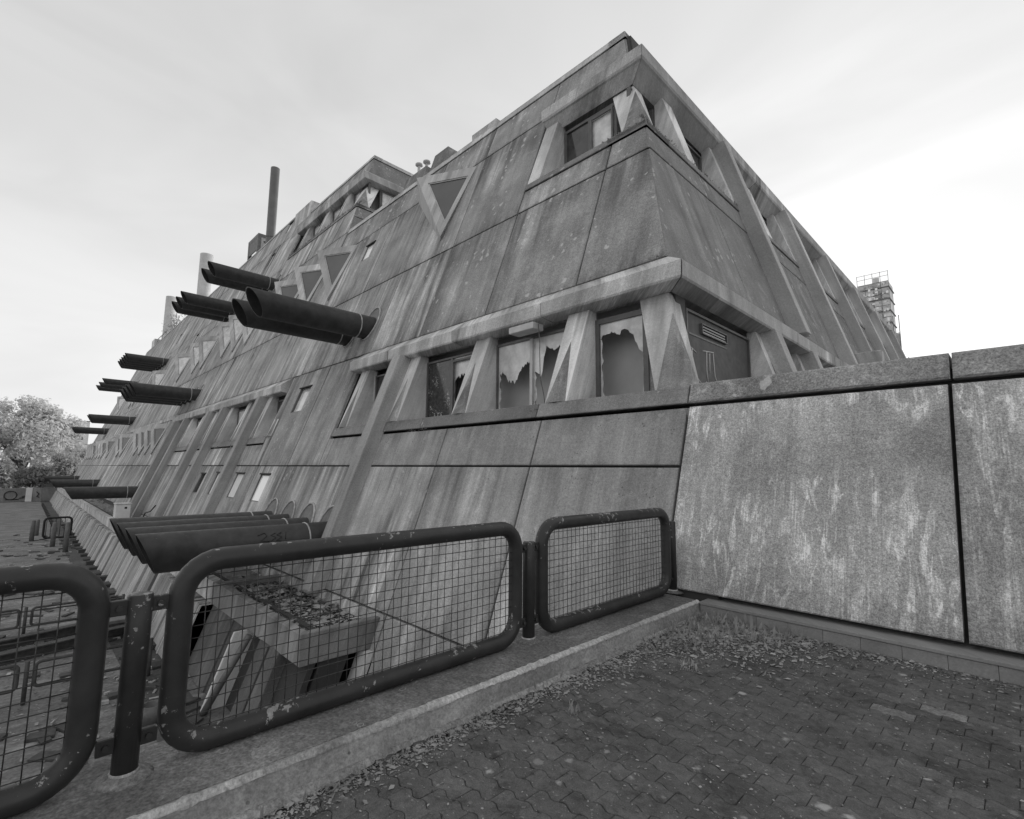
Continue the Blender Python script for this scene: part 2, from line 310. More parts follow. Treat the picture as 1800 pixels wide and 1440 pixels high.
# ------------------------------------------------------------------ object helpers
COL = scn.collection
def link(name, me, parent=None):
    o = bpy.data.objects.new(name, me); COL.objects.link(o)
    if parent: o.parent = parent
    return o
def tag(o, label=None, cat=None, group=None, kind=None):
    if label: o['label'] = label
    if cat: o['category'] = cat
    if group: o['group'] = group
    if kind: o['kind'] = kind
    return o
def thing(name, label, cat, group=None, loc=(0, 0, 0)):
    o = bpy.data.objects.new(name, None); COL.objects.link(o); o.location = loc; o.empty_display_size = .3
    return tag(o, label, cat, group)
class MB:
    def __init__(s): s.v = []; s.f = []; s.sm = []
    def add(s, vs, fs, smooth=False):
        k = len(s.v); s.v += [tuple(x) for x in vs]; s.f += [tuple(i + k for i in f) for f in fs]; s.sm += [smooth] * len(fs)
    def rings(s, rings, cap0=True, cap1=True, smooth=False):
        n = len(rings[0]); vs = [p for r in rings for p in r]; fs = []
        for a in range(len(rings) - 1):
            for i in range(n): fs.append((a * n + i, a * n + (i + 1) % n, (a + 1) * n + (i + 1) % n, (a + 1) * n + i))
        k = len(s.v); s.v += [tuple(x) for x in vs]; s.f += [tuple(i + k for i in f) for f in fs]; s.sm += [smooth] * len(fs)
        if cap0: s.f.append(tuple(k + i for i in reversed(range(n)))); s.sm.append(False)
        if cap1: s.f.append(tuple(k + (len(rings) - 1) * n + i for i in range(n))); s.sm.append(False)
    def box(s, x0, x1, y0, y1, z0, z1, c=0.0):
        if c <= 0:
            s.rings([[(x0, y0, z0), (x1, y0, z0), (x1, y1, z0), (x0, y1, z0)], [(x0, y0, z1), (x1, y0, z1), (x1, y1, z1), (x0, y1, z1)]])
        else:
            def q(i, z): return [(x0 + i, y0 + i, z), (x1 - i, y0 + i, z), (x1 - i, y1 - i, z), (x0 + i, y1 - i, z)]
            s.rings([q(c, z0), q(0, z0 + c), q(0, z1 - c), q(c, z1)])
    def tube(s, pts, r, seg=10, cap=True, closed=False, smooth=True):
        pts = [Vector(p) for p in pts]; n = len(pts); rings = []
        up = Vector((0, 0, 1)); prev = None
        for i, p in enumerate(pts):
            if closed: d = pts[(i + 1) % n] - pts[i - 1]
            else: d = pts[min(i + 1, n - 1)] - pts[max(i - 1, 0)]
            d.normalize()
            if prev is None:
                a = d.cross(up if abs(d.z) < .9 else Vector((1, 0, 0))).normalized()
            else:
                a = (prev - d * prev.dot(d)).normalized()
            prev = a; b = d.cross(a); rr = r[i] if isinstance(r, (list, tuple)) else r
            rings.append([p + a * (rr * math.cos(2 * math.pi * k / seg)) + b * (rr * math.sin(2 * math.pi * k / seg)) for k in range(seg)])
        if closed: rings.append(rings[0]); 
        s.rings(rings, cap and not closed, cap and not closed, smooth)
    def build(s, name, material, parent=None):
        me = bpy.data.meshes.new(name); me.from_pydata(s.v, [], s.f); me.materials.append(material)
        me.polygons.foreach_set('use_smooth', s.sm); me.update()
        return link(name, me, parent)

def inset(poly, c):
    """mitred inset of a convex polygon; c a number or one offset per edge"""
    n = len(poly); area = sum(poly[i][0] * poly[(i + 1) % n][1] - poly[(i + 1) % n][0] * poly[i][1] for i in range(n)); sg = 1 if area > 0 else -1
    cs = c if isinstance(c, (list, tuple)) else [c] * n; L_ = []
    for i in range(n):
        (x0, y0), (x1, y1) = poly[i], poly[(i + 1) % n]; dx, dy = x1 - x0, y1 - y0; l = math.hypot(dx, dy) or 1
        nx, ny = -dy / l * sg, dx / l * sg; L_.append((nx, ny, nx * x0 + ny * y0 + cs[i]))
    r = []
    for i in range(n):
        a, b = L_[i - 1], L_[i]; D = a[0] * b[1] - a[1] * b[0]
        if abs(D) < 1e-9: r.append(poly[i]); continue
        r.append(((a[2] * b[1] - a[1] * b[2]) / D, (a[0] * b[2] - a[2] * b[0]) / D))
    return r

# ------------------------------------------------------------------ building faces
class Face:
    def __init__(s, kind, base, zref, k): s.kind, s.base, s.zref, s.k = kind, base, zref, k
    def surf(s, z): return -s.k * (z - s.zref)
    def map(s, u, n, z): return (u, s.base - n, z) if s.kind == 'P' else (s.base + n, u, z)
    def at(s, u, z, d=0.0): return s.map(u, s.surf(z) + d, z)
ZR = 5.07
FP = Face('P', 7.01, ZR, .36545); FQ = Face('Q', -3.66, ZR, .30)
def hipx(z): return -3.66 - .30 * (z - ZR)
def hipy(z): return 7.01 + .36545 * (z - ZR)
Z2 = 12.3
FQ2 = Face('Q', -20.75, Z2, .30)           # east face of the taller block
def hipx2(z): return -20.75 - .30 * (z - Z2)
def slab(mb, F, poly, d0, d1, c=.012, cap_back=False):
    n = len(poly); area = sum(poly[i][0] * poly[(i + 1) % n][1] - poly[(i + 1) % n][0] * poly[i][1] for i in range(n))
    flip = (area < 0) != (F.kind == 'Q')
    if flip: poly = poly[::-1]
    if F.kind == 'P': pass
    rings = [[F.at(u, z, d0) for u, z in poly], [F.at(u, z, d1 - c) for u, z in poly]]
    if c > 0: rings.append([F.at(u, z, d1) for u, z in inset(poly, c)])
    mb.rings(rings, cap_back, True)
def panel(F, poly, mt, parent, name='panel', d0=-.1, d1=0.0, c=.013, mb=None):
    b = mb or MB(); slab(b, F, poly, d0, d1 + (random.uniform(-.004, .004) if mb is None else 0), c)
    if mb is None: return b.build(name, mt, parent)
def ring_slab(b, F, outer, inner, d0, d1, din=None):
    """plate with a hole: outer and inner polygons with the same number of corners"""
    n = len(outer); din = d0 if din is None else din
    vs = [F.at(u, z, d0) for u, z in outer] + [F.at(u, z, d1) for u, z in outer] + [F.at(u, z, d1) for u, z in inner] + [F.at(u, z, din) for u, z in inner]
    fs = []
    for a in range(3):
        for i in range(n): fs.append((a * n + i, a * n + (i + 1) % n, (a + 1) * n + (i + 1) % n, (a + 1) * n + i))
    b.add(vs, fs)

BLD = thing('concrete_building', 'long sloping brutalist concrete building with dark projecting pipes, triangular dormers and smashed ribbon windows', 'building')
G = .016   # half a joint
MOD = 2.55
def jx(k): return -2.93 - MOD * k          # module lines along the long face
def jy(k): return 8.05 + MOD * k           # module lines along the side face

# ---- window slits that sit inside panels: (x0, x1, z0, z1, kind)
slits = [(-17.62, -16.78, .52, 1.38, 'white'), (-20.22, -19.38, .52, 1.38, 'white'), (-22.80, -22.0, .52, 1.38, 'white'), (-25.2, -24.5, .5, 1.32, 'dark'),
         (-17.52, -16.62, 3.48, 4.36, 'frost'), (-17.34, -16.74, 9.6, 10.3, 'white'), (-35.4, -34.9, 15.4, 16.3, 'white'), (-35.1, -34.4, 18.0, 18.85, 'white'),
         (-50.1, -49.4, 12.2, 13.15, 'white'), (-62.4, -61.7, 14.6, 15.7, 'white')]
def cell(x0, x1, z0, z1, mt, far=None):
    hole = None
    for s in slits:
        cx, cz = (s[0] + s[1]) / 2, (s[2] + s[3]) / 2
        if x0 < cx < x1 and z0 < cz < z1: hole = s
    pg = [(x0 + G, z0 + G), (x1 - G, z0 + G), (x1 - G, z1 - G), (x0 + G, z1 - G)]
    if hole is None:
        if far is not None: slab(far, FP, pg, -.1, 0, .012)
        else: panel(FP, pg, mt, BLD)
        return
    a, b_, c, d, kd = hole; a = max(a, x0 + .08); b_ = min(b_, x1 - .08)
    b = MB(); inn = [(a, c), (b_, c), (b_, d), (a, d)]
    ring_slab(b, FP, pg, inn, -.1, 0, -.14); b.build('panel', mt, BLD)
    w = MB(); i2 = [(a + .02, c + .02), (b_ - .02, c + .02), (b_ - .02, d - .02), (a + .02, d - .02)]
    ring_slab(w, FP, inn, [(a + .03, c + .03), (b_ - .03, c + .03), (b_ - .03, d - .03), (a + .03, d - .03)], -.13, -.03, -.13)
    wo = w.build('slit_window', M['frame'], BLD)
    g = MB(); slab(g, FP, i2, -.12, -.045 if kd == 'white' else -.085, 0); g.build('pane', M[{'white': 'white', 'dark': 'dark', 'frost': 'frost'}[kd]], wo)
    h = MB(); slab(h, FP, [(a - .06, d), (b_ + .06, d), (b_ + .06, d + .045), (a - .06, d + .045)], -.02, .05, .006); h.build('lintel', M['core'], wo)

# rows on the long face
BAND1 = (-13.45, None); BAND2 = (-37.7, -18.85)
farP = MB(); NF = 20
def row(z0, z1, x_lo, x_hi, mt, hip=False, skip=None, hipf=hipx):
    """x_hi is a module line, or the hip when hip=True"""
    k = 0
    xs = [jx(i) for i in range(0, 40) if x_lo - .01 <= jx(i) < x_hi - .3]
    xs = [x_hi] + xs
    if xs[-1] > x_lo + .05: xs.append(x_lo)
    for i in range(len(xs) - 1):
        b, a = xs[i], xs[i + 1]
        if skip and skip(a, b): continue
        mm_ = mt(a, b) if callable(mt) else mt
        if i == 0 and hip:
            panel(FP, [(a + G, z0 + G), (hipf(z0) - 2 * G, z0 + G), (hipf(z1) - 2 * G, z1 - G), (a + G, z1 - G)], mm_, BLD)
        else: cell(a, b, z0, z1, mm_, farP if b < -52 else None)
XE = -94.0
inb2 = lambda a, b: BAND2[0] - .1 < a and b < BAND2[1] + .3
nearm = lambda a, b: M['Pc'] if b > -9 else M['P']
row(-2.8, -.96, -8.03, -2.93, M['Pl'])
row(-1.7, -.96, -40, -8.03, M['P'])
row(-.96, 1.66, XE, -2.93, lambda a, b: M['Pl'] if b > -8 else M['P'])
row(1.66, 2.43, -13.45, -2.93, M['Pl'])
row(1.66, 2.43, BAND2[0], BAND2[1], M['P'])
row(1.66, 4.98, BAND2[1], -13.45, M['P'])
row(1.66, 4.98, XE, BAND2[0], M['P'])
row(4.98, 7.75, XE, hipx(6), nearm, hip=True)
row(7.75, 8.42, -8.05, hipx(8), M['Pc'], hip=True)
row(7.75, 10.97, XE, -8.05, nearm)
row(10.97, 12.18, -20.6, hipx(12), M['Pc'], hip=True, hipf=lambda z: hipx(z) - .16)
# taller block
row(10.97, 12.4, XE, -20.75, M['P'])
row(12.4, 14.1, -30.2, hipx2(13), M['P'], hip=True, hipf=hipx2)
row(12.4, 13.5, XE, -30.2, M['P'])
row(13.5, 16.95, XE, -30.2, M['P'])
row(16.4, 17.7, -32.7, hipx2(17), M['P'], hip=True, hipf=hipx2)
row(16.95, 19.05, XE, -32.7, M['P'])
fo = farP.build('panel', M['P'], BLD); fo['kind'] = 'stuff'

# parapet caps
def cap(x0, x1, z0, z1, F=FP, d=.03, mt=None, name='parapet_cap', hip=None):
    b = MB(); zs = z0
    u1b, u1t = (hip(z0), hip(z1)) if hip else (x1, x1)
    slab(b, F, [(x0, z0), (u1b + d, z0), (u1t + d, z1), (x0, z1)], -.45, d, .012, True); b.build(name, mt or M['cor'], BLD)
for a, b_ in [(-20.6, -15.7), (-15.69, -10.6)]: cap(a, b_, 12.2, 12.46)
cap(-10.59, 0, 12.2, 12.46, hip=lambda z: hipx(z) - .16)
cap(-32.7, 0, 17.72, 17.95, hip=hipx2)
for i in range(12): cap(-32.71 - 5.1 * (i + 1), -32.72 - 5.1 * i, 19.07, 19.3)

# ---- backing wall (dark, recessed, seen only in the joints), room walls and roofs
b = MB()
def core(x0, x1, z0, z1, d0=-.55, d1=-.1, F=FP, hip=None):
    u0, u1 = (hip(z0), hip(z1)) if hip else (x1, x1)
    slab(b, F, [(x0, z0), (u0 - .06, z0), (u1 - .06, z1), (x0, z1)], d0, d1, 0, True)
core(XE + .1, -2.95, -2.8, 2.42); core(XE + .1, BAND2[0], 2.42, 4.98); core(BAND2[1], -13.45, 2.42, 4.98)
core(XE + .1, 0, 4.98, 8.4, hip=hipx); core(XE + .1, -8.05, 8.4, 10.97); core(-20.9, 0, 10.97, 12.3, hip=hipx)
core(XE + .1, -20.8, 10.97, 14.1, hip=hipx2); core(XE + .1, -30.2, 14.1, 16.4); core(-32.8, -22, 16.4, 17.8, hip=hipx2); core(XE + .1, -32.72, 16.4, 19.1)
b.build('core_wall', M['core'], BLD)
b = MB()
b.box(-20.5, -6.0, 10.2, 40, 11.9, 12.1); b.box(XE + 4, -32.8, 12.9, 40, 18.8, 18.95); b.box(-33, -22.6, 12.6, 40, 17.4, 17.6)
b.build('roof', M['gravel'], BLD)
b = MB()   # boards and floors behind the ribbon windows
b.box(-13.6, -4.2, 7.45, 7.5, 2.3, 5.0); b.box(-37.8, -18.7, 7.45, 7.5, 2.3, 5.0)
b.box(-9.2, -6.2, 9.75, 9.8, 8.3, 11.2)
b.box(-4.25, -4.2, 7.45, 60, 2.3, 5.0); b.box(-6.2, -6.15, 9.75, 60, 8.3, 11.2)
b.box(-30.5, -22.7, 11.75, 11.8, 14, 16.6); b.box(-22.75, -22.7, 11.8, 40, 14, 16.6)
b.build('interior_wall', M['room'], BLD)
# far gable and back so the mass is closed
b = MB(); zs_ = [-2.8, 5, 12, 19.1]
b.rings([[(XE - .05 + .3 * (z - 0) * .12, hipy(z) + .1, z) for z in zs_], [(XE + .2 + .3 * z * .12, hipy(z) + .1, z) for z in zs_], ][:1] + [[(XE + .1 + .036 * z, 40, z) for z in zs_]], False, False)
b.add([(XE, hipy(z), z) for z in zs_] + [(XE, 40, z) for z in zs_], [(0, 1, 5, 4), (1, 2, 6, 5), (2, 3, 7, 6)])
b.box(XE, -6, 39.8, 40, -2.8, 12); b.box(XE, -22.6, 39.7, 39.9, 12, 18.9)
b.build('end_wall', M['farwall'], BLD)

# ------------------------------------------------------------------ side face (Q)
def qrow(z0, z1, y_hi, mt, F=FQ, hf=hipy, ys=None, start=None):
    ys = ys or [hf(z0)] + [jy(i) for i in range(0, 16) if jy(i) > hf(z1) + .6 and jy(i) <= y_hi + .01]
    for i in range(len(ys) - 1):
        a, b_ = ys[i], ys[i + 1]
        if i == 0 and start is None: pg = [(hf(z0) + G, z0 + G), (b_ - G, z0 + G), (b_ - G, z1 - G), (hf(z1) + G, z1 - G)]
        else: pg = [(a + G, z0 + G), (b_ - G, z0 + G), (b_ - G, z1 - G), (a + G, z1 - G)]
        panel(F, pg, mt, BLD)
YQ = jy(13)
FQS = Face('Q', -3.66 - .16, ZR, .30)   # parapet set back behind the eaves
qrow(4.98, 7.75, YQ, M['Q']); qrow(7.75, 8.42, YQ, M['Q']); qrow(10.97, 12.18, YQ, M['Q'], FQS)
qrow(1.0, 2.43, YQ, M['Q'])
b = MB(); 
for z0, z1 in [(-2.8, 2.42), (4.98, 8.4), (10.97, 12.3)]:
    slab(b, FQ, [(hipy(z0) + .06, z0), (YQ, z0), (YQ, z1), (hipy(z1) + .06, z1)], -.55, -.1, 0, True)
slab(b, FQ2, [(hipy(12.3) + .06, 12.3), (40, 12.3), (40, 14.1), (hipy(14.1) + .06, 14.1)], -.55, -.1, 0, True)
slab(b, FQ2, [(hipy(16.4) + .06, 16.4), (40, 16.4), (40, 17.8), (hipy(17.8) + .06, 17.8)], -.55, -.1, 0, True)
b.build('core_wall', M['core'], BLD)
b = MB(); slab(b, FQS, [(hipy(12.2) - .03, 12.2), (YQ, 12.2), (YQ, 12.46), (hipy(12.46) - .03, 12.46)], -.45, .03, .012, True); b.build('parapet_cap', M['corQ'], BLD)
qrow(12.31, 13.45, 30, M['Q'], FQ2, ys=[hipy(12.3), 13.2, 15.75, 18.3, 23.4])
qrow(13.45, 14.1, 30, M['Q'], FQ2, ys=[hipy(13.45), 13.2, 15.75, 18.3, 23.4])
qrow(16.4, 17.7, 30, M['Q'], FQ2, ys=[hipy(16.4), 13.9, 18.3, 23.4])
b = MB(); slab(b, FQ2, [(hipy(17.72) - .03, 17.72), (23.4, 17.72), (23.4, 17.95), (hipy(17.95) - .03, 17.95)], -.45, .03, .012, True); b.build('parapet_cap', M['corQ'], BLD)

# ------------------------------------------------------------------ cornices
def cornice(F, u0, u1, prof, mt, mitre=None, seams=(), hf=None):
    """extruded eaves block; mitre 'hi'/'lo' cuts that end along the corner diagonal"""
    cuts = [u0] + [s for s in sorted(seams) if u0 < s < u1] + [u1]
    for i in range(len(cuts) - 1):
        a, b_ = cuts[i], cuts[i + 1]
        r0, r1 = [], []
        jog = random.uniform(-.012, .012)
        for n_, z in prof:
            aa, bb = a + .013, b_ - .013
            if mitre == 'hi' and i == len(cuts) - 2: bb = hf[0] + n_ - .008
            if mitre == 'lo' and i == 0: aa = hf[0] - n_ + .008
            r0.append(F.map(aa, n_ + jog * (n_ > .2), z)); r1.append(F.map(bb, n_ + jog * (n_ > .2), z))
        b = MB(); b.rings([r0, r1] if F.kind == 'Q' else [r1, r0]); b.build('cornice_block', mt, BLD)
def prof(F, ztop, fn, zf1, zf0, zso, nin):
    return [(F.surf(ztop) - .25, ztop), (F.surf(ztop) + .004, ztop), (fn - .05, zf1 + .03), (fn, zf1 - .01), (fn - .012, zf0 + .03), (fn - .035, zf0), (fn - .09, zf0 - .005), (nin, zso), (nin, zso + .12), (F.surf(ztop) - .35, zso + .12)]
PL = prof(FP, 4.972, .47, 4.67, 4.40, 4.36, .10); PLQ = prof(FQ, 4.972, .47, 4.67, 4.40, 4.36, .10)
cornice(FP, -13.45, -3.2, PL, M['cor'], 'hi', [-11.35, -8.62, -5.95], (-3.66,))
cornice(FP, -37.7, -18.9, PL, M['cor'], None, [-24.8, -29.9, -34.2])
cornice(FP, XE + 4, -37.8, [(FP.surf(4.9) - .2, 4.96), (FP.surf(4.9) + .1, 4.94), (FP.surf(4.9) + .12, 4.72), (FP.surf(4.9) - .2, 4.70)], M['cor'], None, [-40 - 5.1 * i for i in range(11)])
cornice(FQ, 6.6, YQ, PLQ, M['corQ'], 'lo', [11.9, 15.6, 19.4, 24, 29, 34], (7.01,))
nU = -1.83
PU = [(FP.surf(10.97) - .3, 11.0), (FP.surf(10.97), 11.0), (nU - .03, 10.95), (nU, 10.91), (nU - .02, 10.68), (nU - .05, 10.64), (nU - .1, 10.63), (-2.18, 10.42), (-2.18, 10.6), (-2.6, 10.6)]
nUQ = -1.40
PUQ = [(FQ.surf(10.97) - .3, 11.0), (FQ.surf(10.97), 11.0), (nUQ - .03, 10.95), (nUQ, 10.91), (nUQ - .02, 10.68), (nUQ - .05, 10.64), (nUQ - .1, 10.62), (-1.86, 10.40), (-1.86, 10.58), (-2.3, 10.58)]
# corner: the two profiles meet on the hip
def cornice2(F, u0, u1, prof_, other, mt, end, seams=()):
    cuts = [u0] + [s for s in sorted(seams) if u0 < s < u1] + [u1]
    for i in range(len(cuts) - 1):
        a, b_ = cuts[i], cuts[i + 1]; r0, r1 = [], []
        for j, (n_, z) in enumerate(prof_):
            aa, bb = a + .013, b_ - .013
            if end == 'hi' and i == len(cuts) - 2: bb = other.map(0, other_prof[j][0], z)[0] - .006
            if end == 'lo' and i == 0: aa = other.map(0, other_prof[j][0], z)[1] + .006
            r0.append(F.map(aa, n_, z)); r1.append(F.map(bb, n_, z))
        b = MB(); b.rings([r0, r1] if F.kind == 'Q' else [r1, r0]); b.build('cornice_block', mt, BLD)
other_prof = PUQ; cornice2(FP, -8.05, -5.2, PU, FQ, M['cor'], 'hi')
other_prof = PU; cornice2(FQ, 8.9, YQ, PUQ, FP, M['corQ'], 'lo', [13.1, 15.65, 18.2, 20.75, 23.3, 25.9, 28.4, 31, 33.5, 36, 38.7])
# taller block
zc = 16.4; s2 = FP.surf(zc)
P2 = [(s2 - .3, zc), (s2, zc), (s2 + .33, zc - .05), (s2 + .36, zc - .09), (s2 + .33, zc - .40), (s2 + .28, zc - .42), (s2 - .25, zc - .46), (s2 - .25, zc - .3), (s2 - .5, zc - .3)]
s3 = FQ2.surf(zc); P2Q = [(s3 + (n_ - s2), z) for n_, z in P2]
other_prof = P2Q; cornice2(FP, -30.2, -21, P2, FQ2, M['cor'], 'hi', [-28, -25.5, -23.9])
other_prof = P2; cornice2(FQ2, 10, 23.4, P2Q, FP, M['corQ'], 'lo', [13.9, 16.5, 19])

# ------------------------------------------------------------------ sills (a cap course continuing as the wall's coping)
def sill(F, u0, u1, z0, z1, mt, seams=(), d=.03, name='sill', mitre=None):
    cuts = [u0] + [s for s in sorted(seams) if u0 < s < u1] + [u1]
    for i in range(len(cuts) - 1):
        a, b_ = cuts[i] + .006, cuts[i + 1] - .006; b = MB()
        pg = [(a, z0), (b_, z0), (b_, z1), (a, z1)]
        if mitre and i == len(cuts) - 2 and F.kind == 'P': pg = [(a, z0), (mitre(z0) + d, z0), (mitre(z1) + d, z1), (a, z1)]
        if mitre and i == 0 and F.kind == 'Q': pg = [(mitre(z0) - d, z0), (b_, z0), (b_, z1), (mitre(z1) - d, z1)]
        slab(b, F, pg, -.9, d, .012, True); b.build(name, mt, BLD)
sill(FP, -13.4, -2.94, 2.475, 2.71, M['sill'], [-11.0, -9.0, -5.6])
sill(FP, BAND2[0], BAND2[1], 2.475, 2.70, M['sill'], [-35, -30, -25, -21.5])
sill(FP, -8.02, hipx(8.5), 8.44, 8.62, M['sill'], [], mitre=hipx)
sill(FQ, hipy(8.5), YQ, 8.44, 8.62, M['sill'], [jy(i) for i in range(1, 13)], mitre=hipy)
sill(FP, -30.1, hipx2(14.2), 14.12, 14.3, M['stain'], [-27, -24.5], mitre=hipx2)
sill(FQ2, hipy(14.2), 23.4, 14.12, 14.3, M['stain'], [16, 19], mitre=hipy)

# ------------------------------------------------------------------ piers between the windows
def fin(F, u0, u1, z0, z1, nback, wedge=True, mt='fin', dtop=0):
    b = MB(); c = .0
    lean = .03
    sf = lambda z: F.surf(z) + .012 - lean * (z - z0) / (z1 - z0)
    pr_ = [(sf(z0), z0), (sf(z1) , z1), (nback, z1), (nback, z0)]
    r0 = [F.map(u0, n_, z) for n_, z in pr_]; r1 = [F.map(u1, n_, z) for n_, z in pr_]
    b.rings([r0, r1] if F.kind == 'P' else [r1, r0]); po = b.build('pier', M[mt], BLD)
    if wedge:
        zt = z0 + (z1 - z0) * random.uniform(.62, .8); um = u0 + (u1 - u0) * .5; w = MB()
        A = F.map(u0 + .02, sf(z0) + .004, z0); B = F.map(u1 - .02, sf(z0) + .004, z0); T = F.map(um, sf(zt) + .003, zt)
        Cm = F.map(um, sf(z0) + .05, z0)
        w.add([A, B, T, Cm], [(0, 3, 2), (3, 1, 2)]); w.build('water_wedge', M['stain'], po)
    return po
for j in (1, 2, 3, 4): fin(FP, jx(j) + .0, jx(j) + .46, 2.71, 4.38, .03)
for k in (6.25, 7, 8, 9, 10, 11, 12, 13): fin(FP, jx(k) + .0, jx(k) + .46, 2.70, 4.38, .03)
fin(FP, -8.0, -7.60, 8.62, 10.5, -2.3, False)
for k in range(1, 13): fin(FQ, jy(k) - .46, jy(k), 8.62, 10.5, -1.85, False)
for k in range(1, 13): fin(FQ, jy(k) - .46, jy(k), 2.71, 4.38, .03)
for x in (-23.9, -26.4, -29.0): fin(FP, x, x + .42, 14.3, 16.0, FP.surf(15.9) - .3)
fin(FQ2, 13.0, 13.4, 14.3, 16.0, FQ2.surf(15.9) - .3); fin(FQ2, 15.4, 15.8, 14.3, 16.0, FQ2.surf(15.9) - .3)
def corner_pier(FPf, FQf, hx, hy, z0, z1, wP, wQ, inn=.35):
    """square column leaning back along the hip, with a stained pyramid at its foot"""
    b = MB(); rs = []
    lean = .17 if z0 < 5 else .30
    lx = lambda z: lean * (z - z0) / (z1 - z0)
    for z in (z0, z1):
        x, y = hx(z) - lx(z), hy(z) + lx(z); rs.append([(x - wP, y, z), (x, y, z), (x, y + wQ, z), (x - wP, y + wQ + 0 * inn, z)])
    b.rings(rs); po = b.build('corner_pier', M['fin'], BLD)
    zt = z0 + (z1 - z0) * .74; x, y = hx(zt) - lx(zt), hy(zt) + lx(zt); x0, y0 = hx(z0), hy(z0); e = .012
    w = MB(); w.add([(x0 - wP * .93, y0 - e, z0), (x0 + e, y0 - e, z0), (x0 + e, y0 + wQ * .9, z0), (x + e * .5, y - e * .5, zt)], [(0, 1, 3), (1, 2, 3)]); w.build('water_wedge', M['stain'], po)
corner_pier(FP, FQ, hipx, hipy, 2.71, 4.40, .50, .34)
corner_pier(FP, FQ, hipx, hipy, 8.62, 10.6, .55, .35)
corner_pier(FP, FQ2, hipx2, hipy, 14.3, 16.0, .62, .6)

# ------------------------------------------------------------------ windows
def vplate(F, n0, n1, poly, name, mt, parent):
    """vertical plate facing out: polygon in (u, z)"""
    b = MB(); area = sum(poly[i][0] * poly[(i + 1) % len(poly)][1] - poly[(i + 1) % len(poly)][0] * poly[i][1] for i in range(len(poly)))
    if area < 0: poly = poly[::-1]
    r0 = [F.map(u, n0, z) for u, z in poly]; r1 = [F.map(u, n1, z) for u, z in poly]
    if F.kind == 'Q': r0.reverse(); r1.reverse()
    b.rings([r0, r1]); return b.build(name, mt, parent)
def vframe(F, n0, n1, u0, u1, z0, z1, w, mt='frame', parent=None, name='window'):
    b = MB(); o = [(u0, z0), (u1, z0), (u1, z1), (u0, z1)]; i_ = [(u0 + w, z0 + w), (u1 - w, z0 + w), (u1 - w, z1 - w), (u0 + w, z1 - w)]
    vs = [F.map(u, n0, z) for u, z in o] + [F.map(u, n1, z) for u, z in o] + [F.map(u, n1, z) for u, z in i_] + [F.map(u, n0, z) for u, z in i_]
    fs = [(a * 4 + i, a * 4 + (i + 1) % 4, (a + 1) * 4 + (i + 1) % 4, (a + 1) * 4 + i) for a in range(3) for i in range(4)]
    b.add(vs, fs); return b.build(name, M[mt], parent or BLD)
def jag(p0, p1, n, amp):
    r = []
    for i in range(1, n):
        t = i / n; r.append((p0[0] + (p1[0] - p0[0]) * t + random.uniform(-amp, amp), p0[1] + (p1[1] - p0[1]) * t + random.uniform(-amp, amp) * 1.4))
    return r
def shard_poly(F, n, pts, parent, mt='frost'):
    """broken pane: fan-safe polygon split into quads strip by strip (top edge against a ragged lower edge)"""
    b = MB(); tops, bots = pts; vs = []; fs = []
    for (u, zt), zb in zip(tops, bots):
        vs += [F.map(u, n, zt), F.map(u, n, zb), F.map(u, n + .006, zt), F.map(u, n + .006, zb)]
    for i in range(len(tops) - 1):
        a, c = i * 4, (i + 1) * 4; fs += [(a, a + 1, c + 1, c), (a + 2, c + 2, c + 3, a + 3), (a + 1, a + 3, c + 3, c + 1)]
    b.add(vs, fs); return b.build('glass_shard', M[mt], parent)
def broken(F, n, u0, u1, z0, z1, parent, low, seed, mt='frost', sides=True):
    """low: list of (fraction across, fraction of height where the ragged edge hangs)"""
    rr = random.Random(seed); cnt = 26; tops = []; bots = []
    for i in range(cnt + 1):
        t = i / cnt
        for a in range(len(low) - 1):
            if low[a][0] <= t <= low[a + 1][0]:
                q = (t - low[a][0]) / max(1e-6, low[a + 1][0] - low[a][0]); y = low[a][1] + (low[a + 1][1] - low[a][1]) * q; break
        y += rr.choice([-.05, 0, 0, .02, .05]) * rr.uniform(.3, 1); tops.append((u0 + (u1 - u0) * t, z1)); bots.append(z0 + (z1 - z0) * min(.985, max(0.02, y)))
    shard_poly(F, n, (tops, bots), parent, mt)
    if sides:
        for side in (0, 1):
            b = MB(); vs = []; k = 14; ub = u0 if side == 0 else u1
            for i in range(k + 1):
                z = z0 + (z1 - z0) * .8 * i / k; w = rr.uniform(.01, .06) * (1.3 if side == 0 else .7)
                vs += [F.map(ub, n + .002, z), F.map(ub + (w if side == 0 else -w), n + .002, z)]
            b.add(vs, [(2 * i, 2 * i + 1, 2 * i + 3, 2 * i + 2) for i in range(k)]); b.build('glass_shard', M[mt], parent)
NG = .02
def win(F, u0, u1, kinds, z0=2.70, z1=4.22, n=NG, mull='frame', w=.045, lows=None):
    fo_ = vframe(F, n - .04, n + .05, u0, u1, z0, z1, w)
    k = len(kinds); wd = (u1 - u0) / k
    for i, kd in enumerate(kinds):
        a, b_ = u0 + wd * i, u0 + wd * (i + 1)
        if i: vplate(F, n - .05, n + .06, [(a - .035, z0 + w), (a + .035, z0 + w), (a + .035, z1 - w), (a - .035, z1 - w)], 'mullion', M[mull], fo_)
        g0, g1 = a + (w if i == 0 else .036), b_ - (w if i == k - 1 else .036)
        if kd in ('dark', 'frost', 'grime', 'ply', 'room'):
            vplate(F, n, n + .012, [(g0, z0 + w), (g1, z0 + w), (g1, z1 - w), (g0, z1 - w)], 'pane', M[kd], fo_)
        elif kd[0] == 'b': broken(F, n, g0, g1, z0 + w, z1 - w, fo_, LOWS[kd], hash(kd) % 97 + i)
        if kd.endswith('t'):   # tilted sash frame inside
            vframe(F, n + .05, n + .09, g0 + .01, g1 - .01, z0 + w, z1 - .1, .05, 'frame', fo_, 'sash')
    return fo_
